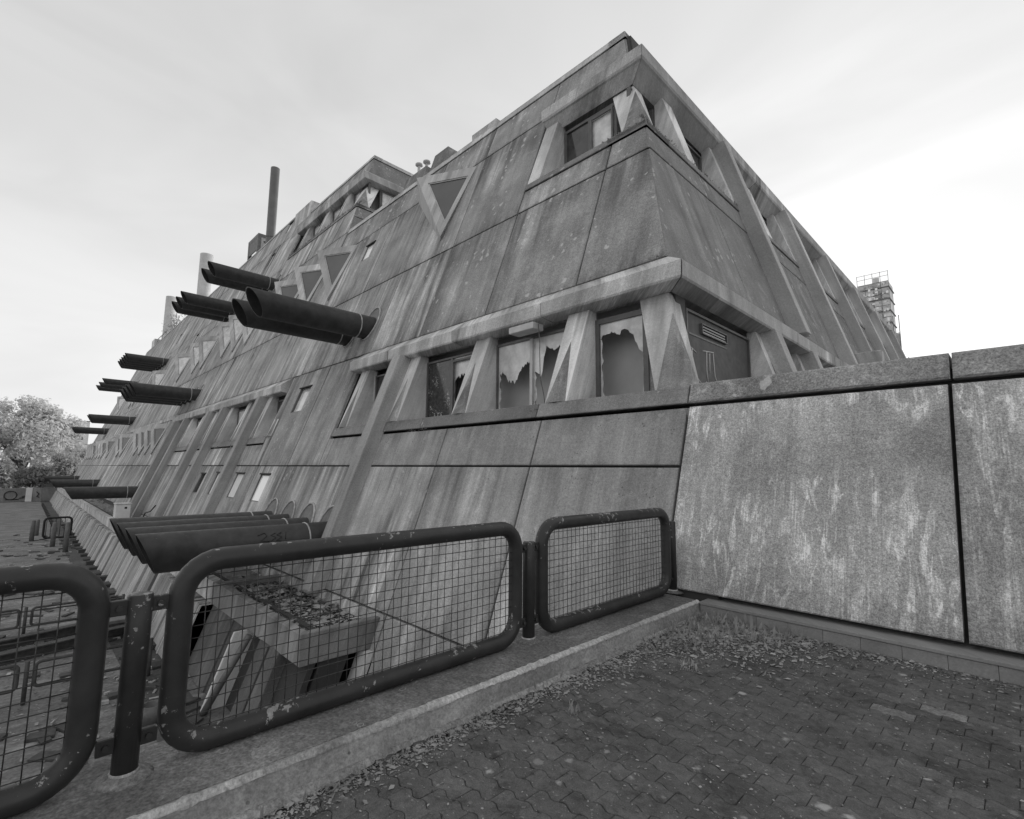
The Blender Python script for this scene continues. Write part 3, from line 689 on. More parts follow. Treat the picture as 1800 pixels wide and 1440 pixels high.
LOWS = {'b1t': [(0, .62), (.3, .72), (.6, .68), (.8, .74), (1, .6)], 'b2': [(0, .55), (.12, .62), (.3, .50), (.55, .44), (.72, .62), (.85, .70), (1, .72)],
        'b3': [(0, .55), (.2, .45), (.32, .85), (.5, .8), (.7, .84), (.85, .7), (1, .62)], 'b4': [(0, .82), (.25, .86), (.4, .8), (.6, .84), (.78, .78), (.9, .55), (1, .6)],
        'b5': [(0, .45), (.3, .7), (.6, .5), (1, .8)]}
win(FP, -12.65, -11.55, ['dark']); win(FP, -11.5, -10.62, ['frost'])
win(FP, -10.12, -8.08, ['grime', 'b1t']); win(FP, -7.58, -5.53, ['b2', 'b3'], mull='framelt'); win(FP, -5.03, -4.0, ['b4'], w=.09)
vplate(FP, -.06, .04, [(-4.05, 2.7), (-3.86, 2.7), (-3.86, 4.37), (-4.05, 4.37)], 'wall_infill', M['stain'], BLD)
vplate(FP, .02, .1, [(-13.4, 2.7), (-12.66, 2.7), (-12.66, 4.37), (-13.4, 4.37)], 'wall_infill', M['fin'], BLD)
for k in range(7, 14): win(FP, jx(k) + .48, jx(k) + 2.53, [['b5', 'dark'], ['dark', 'b5'], ['dark', 'dark']][k % 3])
# boarded bay on the side face
fo = win(FQ, 7.38, 10.05, ['ply'], z0=2.7, n=.06, w=.04)
lv = vframe(FQ, .075, .12, 7.93, 8.95, 3.90, 4.08, .02, 'frame', fo, 'vent')
for i in range(3): vplate(FQ, .08, .1, [(7.97, 3.92 + i * .05), (8.91, 3.92 + i * .05), (8.91, 3.945 + i * .05), (7.97, 3.945 + i * .05)], 'louvre', M['framelt' if i == 0 else 'dark'], lv)
vplate(FQ, .074, .082, [(7.5, 3.82), (9.0, 3.82), (9.0, 3.85), (7.5, 3.85)], 'rail', M['frame'], fo)
def stroke(F, n, pts, w, name, mt, parent):
    b = MB(); b.tube([F.map(u, n, z) for u, z in pts], w, 5); return b.build(name, mt, parent)
for pts in ([(8.0, 3.62), (8.42, 3.66)], [(8.14, 3.63), (8.12, 3.3), (8.16, 3.1)], [(8.26, 3.62), (8.24, 3.28)], [(8.4, 3.64), (8.44, 3.25), (8.6, 3.05)], [(7.5, 3.62), (7.75, 3.55)], [(7.6, 3.6), (7.6, 3.4)], [(7.7, 3.15), (8.0, 3.0), (7.8, 2.95), (8.1, 3.1)], [(8.7, 3.0), (8.62, 2.88), (8.8, 2.86)]):
    stroke(FQ, .076, pts, .011, 'graffiti_stroke', M['chalk'], fo)
vplate(FQ, .02, .1, [(7.05, 2.7), (7.37, 2.7), (7.37, 4.37), (7.05, 4.37)], 'wall_infill', M['ply'], BLD)
for k in range(1, 12): win(FQ, jy(k) + .02, jy(k + 1) - .48, ['dark', 'dark'])
# upper storey
NU = FP.surf(10.4) - .29
win(FP, -7.58, -6.0, ['dark', 'frost'], z0=8.62, z1=10.30, n=NU - .04, w=.07)
win(FQ, 9.05, 9.53, ['dark'], z0=8.62, z1=10.28, n=-1.90)
for k in range(0, 12): win(FQ, jy(k) + (.02 if k else 2.0), jy(k + 1) - .48, ['dark', 'dark'] if k else ['dark'], z0=8.62, z1=10.28, n=-1.90)
n2 = FP.surf(15.9) - .25
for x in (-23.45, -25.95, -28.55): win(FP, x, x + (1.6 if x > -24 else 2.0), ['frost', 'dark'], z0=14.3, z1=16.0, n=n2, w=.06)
n3 = FQ2.surf(15.9) - .25
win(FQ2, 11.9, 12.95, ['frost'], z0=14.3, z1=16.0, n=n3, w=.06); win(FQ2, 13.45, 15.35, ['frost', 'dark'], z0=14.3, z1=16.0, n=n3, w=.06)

def moss(name, F, u0, u1, z, n, size, seed, mt='litter', bias=1.0, d=.03):
    rr = random.Random(seed); b = MB()
    for _ in range(n):
        u = u0 + (u1 - u0) * rr.random() ** bias; c = Vector(F.at(u, z + rr.gauss(0, .012), d - abs(rr.gauss(0, .04)))); s_ = size * rr.uniform(.4, 1.6)
        a = Vector((rr.gauss(0, 1), rr.gauss(0, 1), rr.gauss(.5, 1))).normalized(); e = a.cross(Vector((rr.random(), rr.random(), rr.random()))).normalized()
        b.add([c - e * s_ * .3, c + a * s_ * .6 - e * s_ * .35, c + a * s_ * 1.3, c + a * s_ * .6 + e * s_ * .35], [(0, 1, 2, 3)])
    o = b.build(name, M[mt], BLD); o['kind'] = 'stuff'
moss('sill_moss', FQ, 8.15, 13, 8.63, 420, .035, 1, bias=1.5); moss('sill_moss', FP, -5.8, -4.8, 8.63, 120, .035, 2)
moss('sill_moss', FP, -9.5, -8.6, 2.45, 60, .03, 3, d=.01); moss('sill_moss', FP, -5.9, -5.45, 2.6, 70, .035, 4); moss('sill_moss', FP, -30, -21, 14.3, 700, .07, 5); moss('sill_moss', FP, -26, -21, 2.45, 120, .05, 6)
moss('cornice_moss', FP, -4.0, -3.4, 4.97, 60, .025, 7, d=.1)
# ------------------------------------------------------------------ slanting ribs
def rib(F, u0, u1, z0, z1, d=.34, mt='rib', left=True):
    b = MB(); w = u1 - u0
    c = u0 + w * .34 if left else u1 - w * .34
    if left:
        slab(b, F, [(u0, z0), (c, z0), (c, z1 - .05), (u0, z1 - .05)], -.02, d - .07, .012, True); slab(b, F, [(c, z0), (u1, z0), (u1, z1), (c, z1)], -.02, d, .012, True)
    else:
        slab(b, F, [(u0, z0), (c, z0), (c, z1), (u0, z1)], -.02, d, .012, True); slab(b, F, [(c, z0), (u1, z0), (u1, z1 - .05), (c, z1 - .05)], -.02, d - .07, .012, True)
    b.build('rib', M[mt], BLD)
rib(FP, -11.08, -10.56, -2.8 + 1.85, 4.41)
for x in (-20.78, -25.88, -28.43, -33.53, -36.08): rib(FP, x - .52, x, -1.2, 4.40)
for k in range(2, 13, 2): rib(FQ, jy(k) - .25, jy(k) + .3, 4.9, 10.62 - .0, .36, 'ribQ', False)
for k in range(1, 13): rib(FQ, jy(k) - .25, jy(k) + .3, 1.0, 4.42, .30, 'ribQ', False)

# ------------------------------------------------------------------ triangular dormers
def tri_inset(TL, TR, TP, offs):
    """inset the triangle in its own plane; offs = (top, right, left)"""
    o = Vector(TP); ex = (Vector(TR) - Vector(TL)).normalized(); nn = ex.cross(Vector(TL) - o).normalized(); ey = nn.cross(ex)
    to2 = lambda p: ((Vector(p) - o).dot(ex), (Vector(p) - o).dot(ey)); fr = lambda q: o + ex * q[0] + ey * q[1]
    r = inset([to2(TL), to2(TR), to2(TP)], [offs[0], offs[1], offs[2]]); return [fr(q) for q in r], nn
def dormer(xt, zt=8.38, h=2.5, glass='pane', s=1.0):
    yt = hipy(zt); zT = zt + h
    TP = Vector((xt + .10, yt - .10, zt)); TR = Vector((xt + .48 * s, hipy(zT) + .0, zT)); TL = Vector((xt - 1.36 * s, hipy(zt) - .04, zT))
    inn, nn = tri_inset(TL, TR, TP, (.33, .13, .27))
    outward = Vector((.3, -1, 0)); 
    if nn.dot(outward) < 0: nn = -nn
    rec = [p - nn * .06 for p in inn]
    zb_ = zt - .10; TLp = Vector((TL.x - 1.3 * s, hipy(zT) + .01, zT)); TRp = Vector((TR.x, hipy(zT) + .25, zT)); TPp = Vector((TP.x - .10, hipy(zb_) + .01, zb_))
    b = MB()
    b.add([TL, TR, TP] + inn + rec + [TLp, TRp, TPp],
          [(0, 3, 4, 1), (1, 4, 5, 2), (2, 5, 3, 0), (3, 6, 7, 4), (4, 7, 8, 5), (5, 8, 6, 3), (0, 1, 10, 9), (0, 9, 11, 2), (1, 2, 11, 10)])
    do = b.build('dormer', M['dorm'], BLD)
    g = MB(); g.add([p - nn * .05 for p in inn], [(0, 1, 2)]); po = g.build('pane', M[glass], do)
    f = MB(); i2, _ = tri_inset(*[p - nn * .03 for p in inn], (.035, .035, .035))
    f.add([p - nn * .03 for p in inn] + i2, [(0, 3, 4, 1), (1, 4, 5, 2), (2, 5, 3, 0)]); f.build('glazing_bead', M['framelt'], do)
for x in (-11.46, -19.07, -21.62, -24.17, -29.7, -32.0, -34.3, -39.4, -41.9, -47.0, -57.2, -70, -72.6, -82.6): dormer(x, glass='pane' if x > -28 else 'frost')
for x in (-40.35, -42.9, -45.45, -48.0, -55.6, -58.2, -65.8, -70.9, -73.4, -76, -81, -83.6, -86.1, -88.7): dormer(x, 2.45, 2.05, s=.95)

# ------------------------------------------------------------------ projecting pipes
def pipe(x, zc_, r, ytip, cut=.42):
    """hollow steel pipe leaving the facade horizontally, its mouth cut on a slant"""
    seg = 32; b = MB(); ywall = hipy(zc_ + r) + .2; rr_ = []
    def ringp(rad, fy): return [(x + rad * math.cos(2 * math.pi * i / seg), fy(rad * math.sin(2 * math.pi * i / seg)), zc_ + rad * math.sin(2 * math.pi * i / seg)) for i in range(seg)]
    tip = lambda dz: ytip + (r - dz) / (2 * r) * cut
    b.rings([ringp(r, lambda dz: ywall), ringp(r, tip), ringp(r - .022, tip)], False, False, True)
    po = b.build('pipe', M['pipe'], BLD)
    b = MB(); b.rings([ringp(r - .022, tip), ringp(r - .022, lambda dz: ytip + 1.6)], False, True, True); b.build('pipe_lining', M['pipein'], po)
    b = MB(); ax, az = r + .08, r + .20; zc2 = zc_ + .15
    b.tube([FP.at(x + ax * math.cos(2 * math.pi * i / 28), zc2 + az * math.sin(2 * math.pi * i / 28), .02) for i in range(28)], .028, 6, closed=True)
    b.build('pipe_collar', M['collar'], po)
    b = MB(); b.add([FP.at(x + ax * math.cos(2 * math.pi * i / 28), zc2 + az * math.sin(2 * math.pi * i / 28), .012) for i in range(28)], [tuple(range(28))]); b.build('sleeve_plate', M['steel'], po)
    b = MB(); yb = hipy(zc_) - .42; b.rings([ringp(r + .012, lambda dz: yb), ringp(r + .016, lambda dz: yb - .012), ringp(r + .012, lambda dz: yb - .03), ringp(r + .001, lambda dz: yb - .03)], False, False, True)
    b.build('pipe_band', M['collar'], po)
    return po
low_pipes = [pipe(-11.55 - 1.275 * i, -.02 , .375, 1.60, .34) for i in range(4)]
pipe(-13.9, 5.96, .365, 3.78); pipe(-15.15, 5.96, .365, 3.78)
for x in (-29.75, -31.1): pipe(x, 12.25, .37, 6.1)
for x in (-36.2, -37.6, -38.9): pipe(x, 12.25, .37, 6.1)
for i in range(5): pipe(-60.4 - 1.3 * i, 12.25, .37, 6.1)
for x in (-80.0, -84.0, -87.6): pipe(x, 12.25, .37, 6.1)
for i in range(4): pipe(-35.25 - 1.275 * i, 6.02, .37, 3.88)
pipe(-60.0, 6.02, .37, 3.88); pipe(-61.4, 6.02, .37, 3.88); pipe(-81.0, 6.02, .37, 3.88); pipe(-82.6, 6.02, .37, 3.88)
for x in (-38.8, -60.0, -83.0): pipe(x, .02, .36, 1.78)
# marker tag on the nearest low pipe
p0 = low_pipes[0]; xs_ = -11.55 + .378
def on_pipe(y, z): return (-11.55 + math.sqrt(max(.01, .381 ** 2 - (z + .02) ** 2)), y, z)
TAG = [[(3.62, .19), (3.76, .23), (3.80, .17), (3.66, .07), (3.84, .06)], [(3.98, .22), (3.88, .18), (3.98, .13), (3.88, .06)], [(4.1, .22), (4.0, .18), (4.1, .13), (3.98, .06), (4.08, .05)], [(4.2, .22), (4.17, .08)], [(3.95, .02), (3.86, -.12)]]
for pts in TAG:
    b = MB(); b.tube([on_pipe(*q) for q in pts], .009, 5); b.build('graffiti_stroke', M['ink'], p0)

# ------------------------------------------------------------------ chimneys and roof clutter (parts of the building)
def chim(x, y, r, z0, z1, mt, name='chimney'):
    b = MB(); seg = 28; cr = lambda rad, z: [(x + rad * math.cos(2 * math.pi * i / seg), y + rad * math.sin(2 * math.pi * i / seg), z) for i in range(seg)]
    b.rings([cr(r, z0), cr(r, z1), cr(r - .03, z1), cr(r - .03, z1 - 1)], False, True, True); o = b.build(name, M[mt], BLD)
    b = MB(); b.rings([cr(r + .01, z0 + 2), cr(r + .03, z0 + 2.02), cr(r + .03, z0 + 2.1), cr(r + .01, z0 + 2.12)], False, False, True); b.build('chimney_band', M['steel'], o)
chim(-42.9, 13.2, .36, 18.9, 27.2, 'chim'); chim(-69, 14, .72, 18.9, 27.9, 'chimlt'); chim(-92 + 2.3, 14, .70, 18.9, 27.6, 'chimlt'); chim(-71.5, 14.2, .22, 18.9, 26, 'chimlt')
b = MB(); b.box(-12.6, -11.35, 10.25, 11.4, 12.1, 13.35, .05); b.build('skylight', M['cor'], BLD)
b = MB(); b.rings([[(-18.9, 10.7, 12.1), (-16.2, 10.7, 12.1), (-16.2, 12.6, 12.1), (-18.9, 12.6, 12.1)], [(-18.2, 11.1, 14.45), (-16.7, 11.1, 14.45), (-16.7, 12.3, 14.45), (-18.2, 12.3, 14.45)]]); so = b.build('vent_block', M['stain'], BLD)
for x, z in ((-17.7, 15.05), (-17.1, 14.9)):
    b = MB(); b.tube([(x, 11.4, 14.4), (x, 11.4, z)], .07, 10); seg = 16
    cr = lambda rad, zz: [(x + rad * math.cos(2 * math.pi * i / seg), 11.4 + rad * math.sin(2 * math.pi * i / seg), zz) for i in range(seg)]
    b.rings([cr(.09, z - .05), cr(.17, z), cr(.17, z + .05), cr(.06, z + .1)], True, True, True); b.build('vent_cowl', M['chimlt'], so)
b = MB(); b.rings([[(-17.0, 10.75, 12.1), (-14.2, 10.75, 12.1), (-14.2, 12.2, 12.1), (-17.0, 12.2, 12.1)], [(-16.2, 11.2, 14.7), (-15.3, 11.2, 14.7), (-15.3, 11.8, 14.7), (-16.2, 11.8, 14.7)]]); b.build('vent_block', M['stain'], BLD)
b = MB(); b.box(-32.9, -30.3, 11.6, 12.9, 17.5, 18.6, .03); b.build('roof_block', M['cor'], BLD)
def lift_frame(x0, x1, y0, y1, z0, z1, mt='steel', text=None):
    b = MB(); t_ = .28
    for x in (x0, x1 - t_):
        for y in (y0, y1 - t_): b.box(x, x + t_, y, y + t_, z0, z1)
    b.box(x0 + .01, x1 - .01, y0 + .01, y1 - .01, z1 - .3, z1 + .02); b.box(x0 + t_, x1 - t_, y0 + .02, y0 + .1, z1 - 1.5, z1 - .3)
    fo_ = b.build('lift_housing', M[mt], BLD)
    b = MB(); b.box(x1 - .12, x1 - .02, y0 + t_, y1 - t_, z1 - 1.7, z1 - .3); b.build('cladding_board', M['collar'], fo_)
    b = MB(); b.box(x0 + t_, x1 - t_, y0 + .1, y1, z0, z0 + .3); b.build('floor_plate', M['steel'], fo_)
    return fo_
lf = lift_frame(-49.4, -46.6, 13.3, 17.2, 18.9, 22.7)
def letters(parent, segs, org, du, dv, off, w, mt):
    for pts in segs:
        b = MB(); b.tube([tuple(Vector(org) + Vector(du) * u + Vector(dv) * v + Vector(off)) for u, v in pts], w, 4); b.build('graffiti_stroke', mt, parent)
SPA = [[(.5, 1), (.05, .85), (.45, .5), (.5, .2), (0, .05)], [(.7, 0), (.7, 1), (1.15, .85), (.7, .5)], [(1.3, 0), (1.55, 1), (1.8, 0)], [(1.38, .4), (1.7, .4)]]
letters(lf, SPA, (-46.6, 13.75, 21.25), (0, 1.15, 0), (0, 0, .95), (.0, 0, 0), .06, M['ink'])
lf2 = lift_frame(-93.2, -91.0, 12.6, 15.0, 16.6, 21.0, 'chimlt')
b = MB()
for x in (-88, -85, -82): b.tube([(x, 12.6, 19.1), (x, 12.6, 20.4)], .05, 6)
b.tube([(-88, 12.6, 20.4), (-82, 12.6, 20.4)], .05, 6); b.tube([(-88, 12.6, 19.8), (-82, 12.6, 19.8)], .04, 6); b.build('roof_railing', M['steel'], BLD)

# lamp box hanging under the lower cornice with its loose cable
lb = thing('lamp_box', 'pale rectangular lamp housing fixed under the eaves above the smashed window pair', 'lamp', loc=(-6.4, 6.6, 4.2))
b = MB(); b.box(-.32, .32, -.12, .16, 0, .13, .012); o = b.build('housing', M['framelt'], lb)
b = MB(); b.tube([(.34, 0, .1), (.36, .02, -.25), (.33, .05, -.42), (.3, .1, -.9), (.34, .15, -1.2), (.42, .1, -1.42)], .008, 5); b.build('cable', M['frame'], lb)

# ------------------------------------------------------------------ the parapet wall on the right
WL = thing('parapet_wall', 'broad leaning wall of scratched concrete panels under a lichen-speckled coping', 'wall')
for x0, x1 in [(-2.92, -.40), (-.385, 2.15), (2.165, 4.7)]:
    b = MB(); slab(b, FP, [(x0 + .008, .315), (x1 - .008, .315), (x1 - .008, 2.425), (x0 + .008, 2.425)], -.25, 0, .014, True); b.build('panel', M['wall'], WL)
for x0, x1 in [(-2.93, -.385), (-.365, 2.16), (2.18, 4.7)]:
    b = MB(); slab(b, FP, [(x0, 2.475), (x1, 2.475), (x1, 2.735), (x0, 2.735)], -.32, .03, .022, True); b.build('coping', M['cope'], WL)
b = MB(); slab(b, FP, [(-2.9, .22), (4.7, .22), (4.7, 2.6), (-2.9, 2.6)], -.30, -.16, 0, True); b.build('backing', M['core'], WL)

# second parapet further back on the side of the building
W2 = thing('rear_parapet', 'plain concrete parapet block seen over the wall at the foot of the side facade', 'wall')
b = MB(); b.box(-4.4, -2.9, 20, 20.4, 1.5, 5.68, .03); b.box(-2.9, -2.2, 20.02, 20.38, 1.5, 5.15, .03); b.build('block', M['corQ'], W2)

# ------------------------------------------------------------------ terrace
TZ = .132; KX = -2.44; KZ = .27; KY = 5.13       # terrace level, kerb edge, kerb top, wall kerb face; scaled about camera with fence
TR_ = MB(); TR_.box(-3.0, 6, -6, 5.3, TZ - .35, TZ - .0065); to = TR_.build('terrace', M['joint'], None); tag(to, 'dark soil bed of the raised terrace under the wavy pavers', kind='structure')
def paver_mesh(rot):
    """interlocking wave-edged paver"""
    Lp, Wp = .222, .110; g = .0014; top = []
    wav = lambda t: .012 * math.sin(2 * math.pi * t * 2)
    n = 12
    lower = [(-Lp / 2 + g + (Lp - 2 * g) * i / n, -Wp / 2 + g + wav(i / n)) for i in range(n + 1)]
    upper = [(-Lp / 2 + g + (Lp - 2 * g) * i / n, Wp / 2 - g + wav(i / n)) for i in range(n, -1, -1)]
    poly = lower + upper
    r1 = [(x, y, -.03) for x, y in poly]; r2 = [(x, y, -.0028) for x, y in poly]; r3 = [(x * .975, y * .95, .0) for x, y in poly]
    b = MB(); b.rings([r1, r2, r3], False, True)
    me = bpy.data.meshes.new('paver'); me.from_pydata(b.v, [], b.f); me.materials.append(M['paver']); me.update(); return me
pm_ = paver_mesh(0)
cells = []
for j in range(0, 62):
    y = -1.4 + .110 * j
    if y > KY - .04: break
    for i in range(0, 45):
        x = -2.34 + .111 * (j % 2) + .222 * i
        if x > 4.5: break
        if x < -2.36: continue
        cells.append((x, y))
def cam_depth(x, y): 
    v = Vector((x, y, TZ - 1.6)); return v.dot(fw), v.dot(r2), v.dot(u2)
vis = []
for c in cells:
    d, r_, u_ = cam_depth(*c)
    if d > .3 and abs(r_ / d * 870) < 930 and -u_ / d * 870 < 760: vis.append((d, c))
vis.sort(); near = set(c for d, c in vis[:300])
lot = MB(); base_v = [tuple(v.co) for v in pm_.vertices]; base_f = [tuple(p.vertices) for p in pm_.polygons]
for c in cells:
    dz = random.uniform(-.0016, .0016); a = random.gauss(0, .006); tx, ty = random.gauss(0, .012), random.gauss(0, .012)
    if c in near:
        o = bpy.data.objects.new('paver', pm_); COL.objects.link(o); o.parent = to; o.location = (c[0], c[1], TZ + dz); o.rotation_euler = (tx, ty, a)
    else:
        lot.add([(c[0] + x - y * a, c[1] + y + x * a, TZ + z + dz + y * tx - x * ty) for x, y, z in base_v], base_f)
lo_ = lot.build('paver', M['paver'], to); lo_['kind'] = 'stuff'

# kerb under the fence
KB = thing('fence_kerb', 'raised concrete kerb with a pale worn edge carrying the mesh fence', 'kerb')
b = MB(); b.rings([[(x, y, z) for x, z in ((-3.05, -.25), (KX + .01, -.25), (KX + .01, TZ), (KX - .003, KZ - .014), (KX - .022, KZ), (-3.04, KZ))] for y in (-6.0, 5.15)][::-1]); b.build('kerb_body', M['kerb'], KB)
b = MB(); n = 420; vs = []; rr_ = random.Random(3)
for i in range(n + 1):
    y = -6 + 11.15 * i / n; w = max(.002, .013 + rr_.uniform(-.010, .012) + .005 * math.sin(y * 5))
    vs += [(KX - .022 - w, y, KZ + .0035), (KX - .022, y, KZ + .0035), (KX + .001, y, KZ - .013), (KX + .003, y, KZ - .013 - w * .5)]
b.add(vs, [(4 * i + k, 4 * i + k + 1, 4 * i + k + 5, 4 * i + k + 4) for i in range(n) for k in range(3)]); b.build('worn_edge', M['edge'], KB)
b = MB(); vs = [];
for i in range(n + 1):
    y = -6 + 11.15 * i / n; w = .035 + rr_.uniform(-.012, .012) + .012 * math.sin(y * 2.3) + .008 * math.sin(y * 7)
    vs += [(KX + .005, y, TZ + .016), (KX + .015 + w * .3, y, TZ + .013), (KX + .02 + w, y, TZ - .004)]
b.add(vs, [(3 * i + k, 3 * i + k + 1, 3 * i + k + 4, 3 * i + k + 3) for i in range(n) for k in range(2)]); b.build('mortar_strip', M['mortar'], KB)
b = MB(); b.box(-3.035, KX - .045, -6, 5.14, KZ, KZ + .003); b.build('kerb_top', M['kerbtop'], KB)
FX = -2.807
for y in (.431, 2.954, 5.30):
    b = MB(); b.tube([(FX, y, KZ), (FX, y, KZ + .015), (FX, y, KZ + .026)], [.115, .08, .052], 18); b.build('mortar_collar', M['kerbtop'], KB)
rl = random.Random(11)
for i in range(30):   # lichen rosettes on the kerb top
    y = rl.choice([rl.uniform(.3, 1.9), rl.uniform(3.0, 4.9), rl.uniform(3.0, 3.9)]); x = rl.uniform(-2.95, KX - .06); r = rl.uniform(.009, .024); b = MB(); seg = 14
    if i == 0: x, y, r = -2.60, .93, .05
    ph = [rl.uniform(.8, 1.2) for _ in range(seg)]
    cr = lambda rad, z: [(x + rad * ph[k] * math.cos(2 * math.pi * k / seg), y + rad * ph[k] * math.sin(2 * math.pi * k / seg), KZ + z) for k in range(seg)]
    b.rings([cr(r, .003), cr(r * .92, .004), cr(r * .72, .0035)], False, False, True)
    b.build('lichen', M['lich'], KB)

# kerb blocks along the wall
KW = thing('wall_kerb', 'low kerb of plain concrete blocks running along the foot of the leaning wall', 'kerb')
x = -2.43
while x < 4.5:
    b = MB(); b.box(x + .0015, x + .2745, KY, KY + .3, -.2, KZ - .037 + random.uniform(-.001, .001), .004); b.build('kerb_block', M['block'], KW); x += .276
b = MB(); b.box(-2.43, 4.5, KY - .010, KY + .3, KZ - .033, KZ - .002, .004); b.build('ledge_strip', M['block'], KW)

# ------------------------------------------------------------------ fence
def rrect(y0, y1, z0, z1, r, n=7, x=0.0):
    pts = []
    for cy, cz, a0 in ((y1 - r, z0 + r, -90), (y1 - r, z1 - r, 0), (y0 + r, z1 - r, 90), (y0 + r, z0 + r, 180)):
        for i in range(n + 1):
            a = R(a0 + 90 * i / n); pts.append((x, cy + r * math.cos(a), cz + r * math.sin(a)))
    return pts
def fence_panel(y0, y1, label, z0=.272, z1=1.207, x=FX, rt_=.054):
    t = thing('mesh_fence_panel', label, 'fence', 'tube framed mesh panels on the kerb', (x, (y0 + y1) / 2, KZ))
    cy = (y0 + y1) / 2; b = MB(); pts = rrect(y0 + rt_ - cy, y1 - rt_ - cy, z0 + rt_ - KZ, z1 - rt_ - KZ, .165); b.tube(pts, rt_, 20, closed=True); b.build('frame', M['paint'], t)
    b = MB(); rw = random.Random(int(abs(y0) * 10)); h = (z1 - z0); yy = y0 + .1
    while yy < y1 - .09:
        w = rw.uniform(-.003, .003); b.tube([(0, yy - cy, z0 + .06 - KZ), (w, yy - cy + w, z0 + h * .5 - KZ), (0, yy - cy, z1 - .06 - KZ)], .0026, 5, smooth=True); yy += .0575
    zz = z0 + .12
    while zz < z1 - .1:
        pts = []
        for i in range(9):
            q = i / 8; pts.append((.005 + rw.uniform(-.002, .002), y0 + .06 + (y1 - y0 - .12) * q - cy, zz - KZ + rw.uniform(-.002, .002)))
        b.tube(pts, .0026, 5); zz += .0575
    o = b.build('wire_mesh', M['wire'], t); o['kind'] = 'stuff'
    for s, yy in ((-1, y0), (1, y1)):
        for z in (.985, .42):
            b = MB(); b.box(-.013, .013, min(yy - cy, yy - cy + s * .06) - .004, max(yy - cy, yy - cy + s * .06) + .004, z - KZ - .033, z - KZ + .033, .004)
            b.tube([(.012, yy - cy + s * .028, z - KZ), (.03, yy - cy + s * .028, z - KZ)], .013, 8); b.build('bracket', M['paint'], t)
    return t
fence_panel(-1.95, .328, 'nearest tube-framed mesh panel, cut off by the left edge of the picture')
fence_panel(.533, 2.858, 'middle tube-framed mesh panel before the planter, paint chipped on its top rail')
fence_panel(3.05, 5.20, 'tube-framed mesh panel furthest along the kerb, ending at the scratched wall')
for y, lab, z1 in ((.431, 'chipped round fence post between the two nearest mesh panels', 1.035), (2.954, 'clean round fence post between the middle and the last mesh panel', 1.03), (5.275, 'fence post standing against the leaning wall', 1.04)):
    t = thing('fence_post', lab, 'fence post', None, (FX, y, KZ))
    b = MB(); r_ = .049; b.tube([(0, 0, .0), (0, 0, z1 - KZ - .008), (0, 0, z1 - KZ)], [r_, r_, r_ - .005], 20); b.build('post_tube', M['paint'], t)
    b = MB(); seg = 18; cr = lambda rad, z: [(rad * math.cos(2 * math.pi * i / seg), rad * math.sin(2 * math.pi * i / seg), z) for i in range(seg)]
    b.rings([cr(.053, .02), cr(.056, .031), cr(.050, .035)], False, False, True); b.build('base_ring', M['edge'], t)

# ------------------------------------------------------------------ yard below
def sheet(name, x0, x1, y0, y1, z, mt, label):
    b = MB(); b.add([(x0, y0, z), (x1, y0, z), (x1, y1, z), (x0, y1, z)], [(0, 1, 2, 3)]); o = b.build(name, M[mt]); return tag(o, label, kind='structure')
sheet('ground', -700, 700, -700, 700, -2.81, 'yard', 'pale weathered concrete yard beside the building')
sheet('path', -86, -8, 1.95, 2.75, -2.805, 'path', 'dark smooth strip along the foot of the slatted plinth')

# slatted plinth with its flat trough roof
PLN = thing('slatted_plinth', 'low plinth of leaning concrete slats along the long facade, planter at its near end', 'plinth')
fy = lambda z: 3.42 + .365 * (z + 1.02)
def leaner(x0, x1, z0, z1, d0, d1, name, mt, parent=PLN, c=.01):
    b = MB(); pr_ = [(x0 + c, z0), (x1 - c, z0), (x1 - c, z1), (x0 + c, z1)]
    b.rings([[(x, fy(z) - d0, z) for x, z in pr_], [(x, fy(z) - d1 + c, z) for x, z in pr_], [(x, fy(z) - d1, z) for x, z in inset(pr_, c)]], True, True); return b.build(name, M[mt], parent)
b = MB(); b.box(XE, -8.2, 0, .1, -2.8, -1.1)
for i in range(len(b.v)): x, y, z = b.v[i]; b.v[i] = (x, fy(z) + y + .32, z)
b.build('backing', M['core'], PLN)
x = -13.2; k = 0; rs_ = random.Random(5)
while x > -75:
    w = .74 + rs_.uniform(-.05, .05)
    leaner(x - w, x - .19, -2.8, -1.5, -.25, rs_.choice([.0, .04, .09]), 'slat', 'slat')
    if k % 2 == 0: leaner(x - .045, x, -2.8, -1.5, -.3, .12, 'slat_edge', 'slatlight')
    x -= w; k += 1
b = MB()
while x > XE:
    b.box(x - .7, x, 0, .2, -2.8, -1.5); x -= .85
for i in range(len(b.v)): q = b.v[i]; b.v[i] = (q[0], fy(q[2]) + q[1], q[2])
b.build('slat', M['slat'], PLN)['kind'] = 'stuff'
for i in range(26):
    xx = -13.6 - i * 1.45; b = MB(); b.box(xx - .35, xx, 2.42, 2.80, -2.8, -2.8 + .05 + .05 * (i % 3)); b.build('foot_block', M['core'], PLN)
# near bays under the planter: wide slats with pale standing edges
for x0, x1, off, mm_ in [(-13.18, -12.35, -.16, 'bay'), (-12.33, -11.6, -.14, 'bay'), (-11.58, -10.8, -.17, 'bay'), (-10.55, -9.95, -.45, 'core'), (-9.9, -9.45, -.10, 'bay'), (-9.43, -9.0, -.12, 'bay')]:
    leaner(x0, x1, -2.8, -1.5, -.5, off, 'slat', mm_)
for x0 in (-13.28, -10.78): leaner(x0, x0 + .08, -2.8, -1.52, -.45, .08, 'slat_edge', 'slatlight')
b = MB(); b.tube([(-10.3, 3.3, -1.5), (-10.6, 2.7, -2.8)], .06, 8); b.build('drain_pipe', M['steel'], PLN)
b = MB(); slab(b, FP, [(-8.42, -2.8), (-8.06, -2.8), (-8.06, -1.53), (-8.42, -1.53)], -.02, .10, .01); b.build('slat_edge', M['slatlight'], PLN)
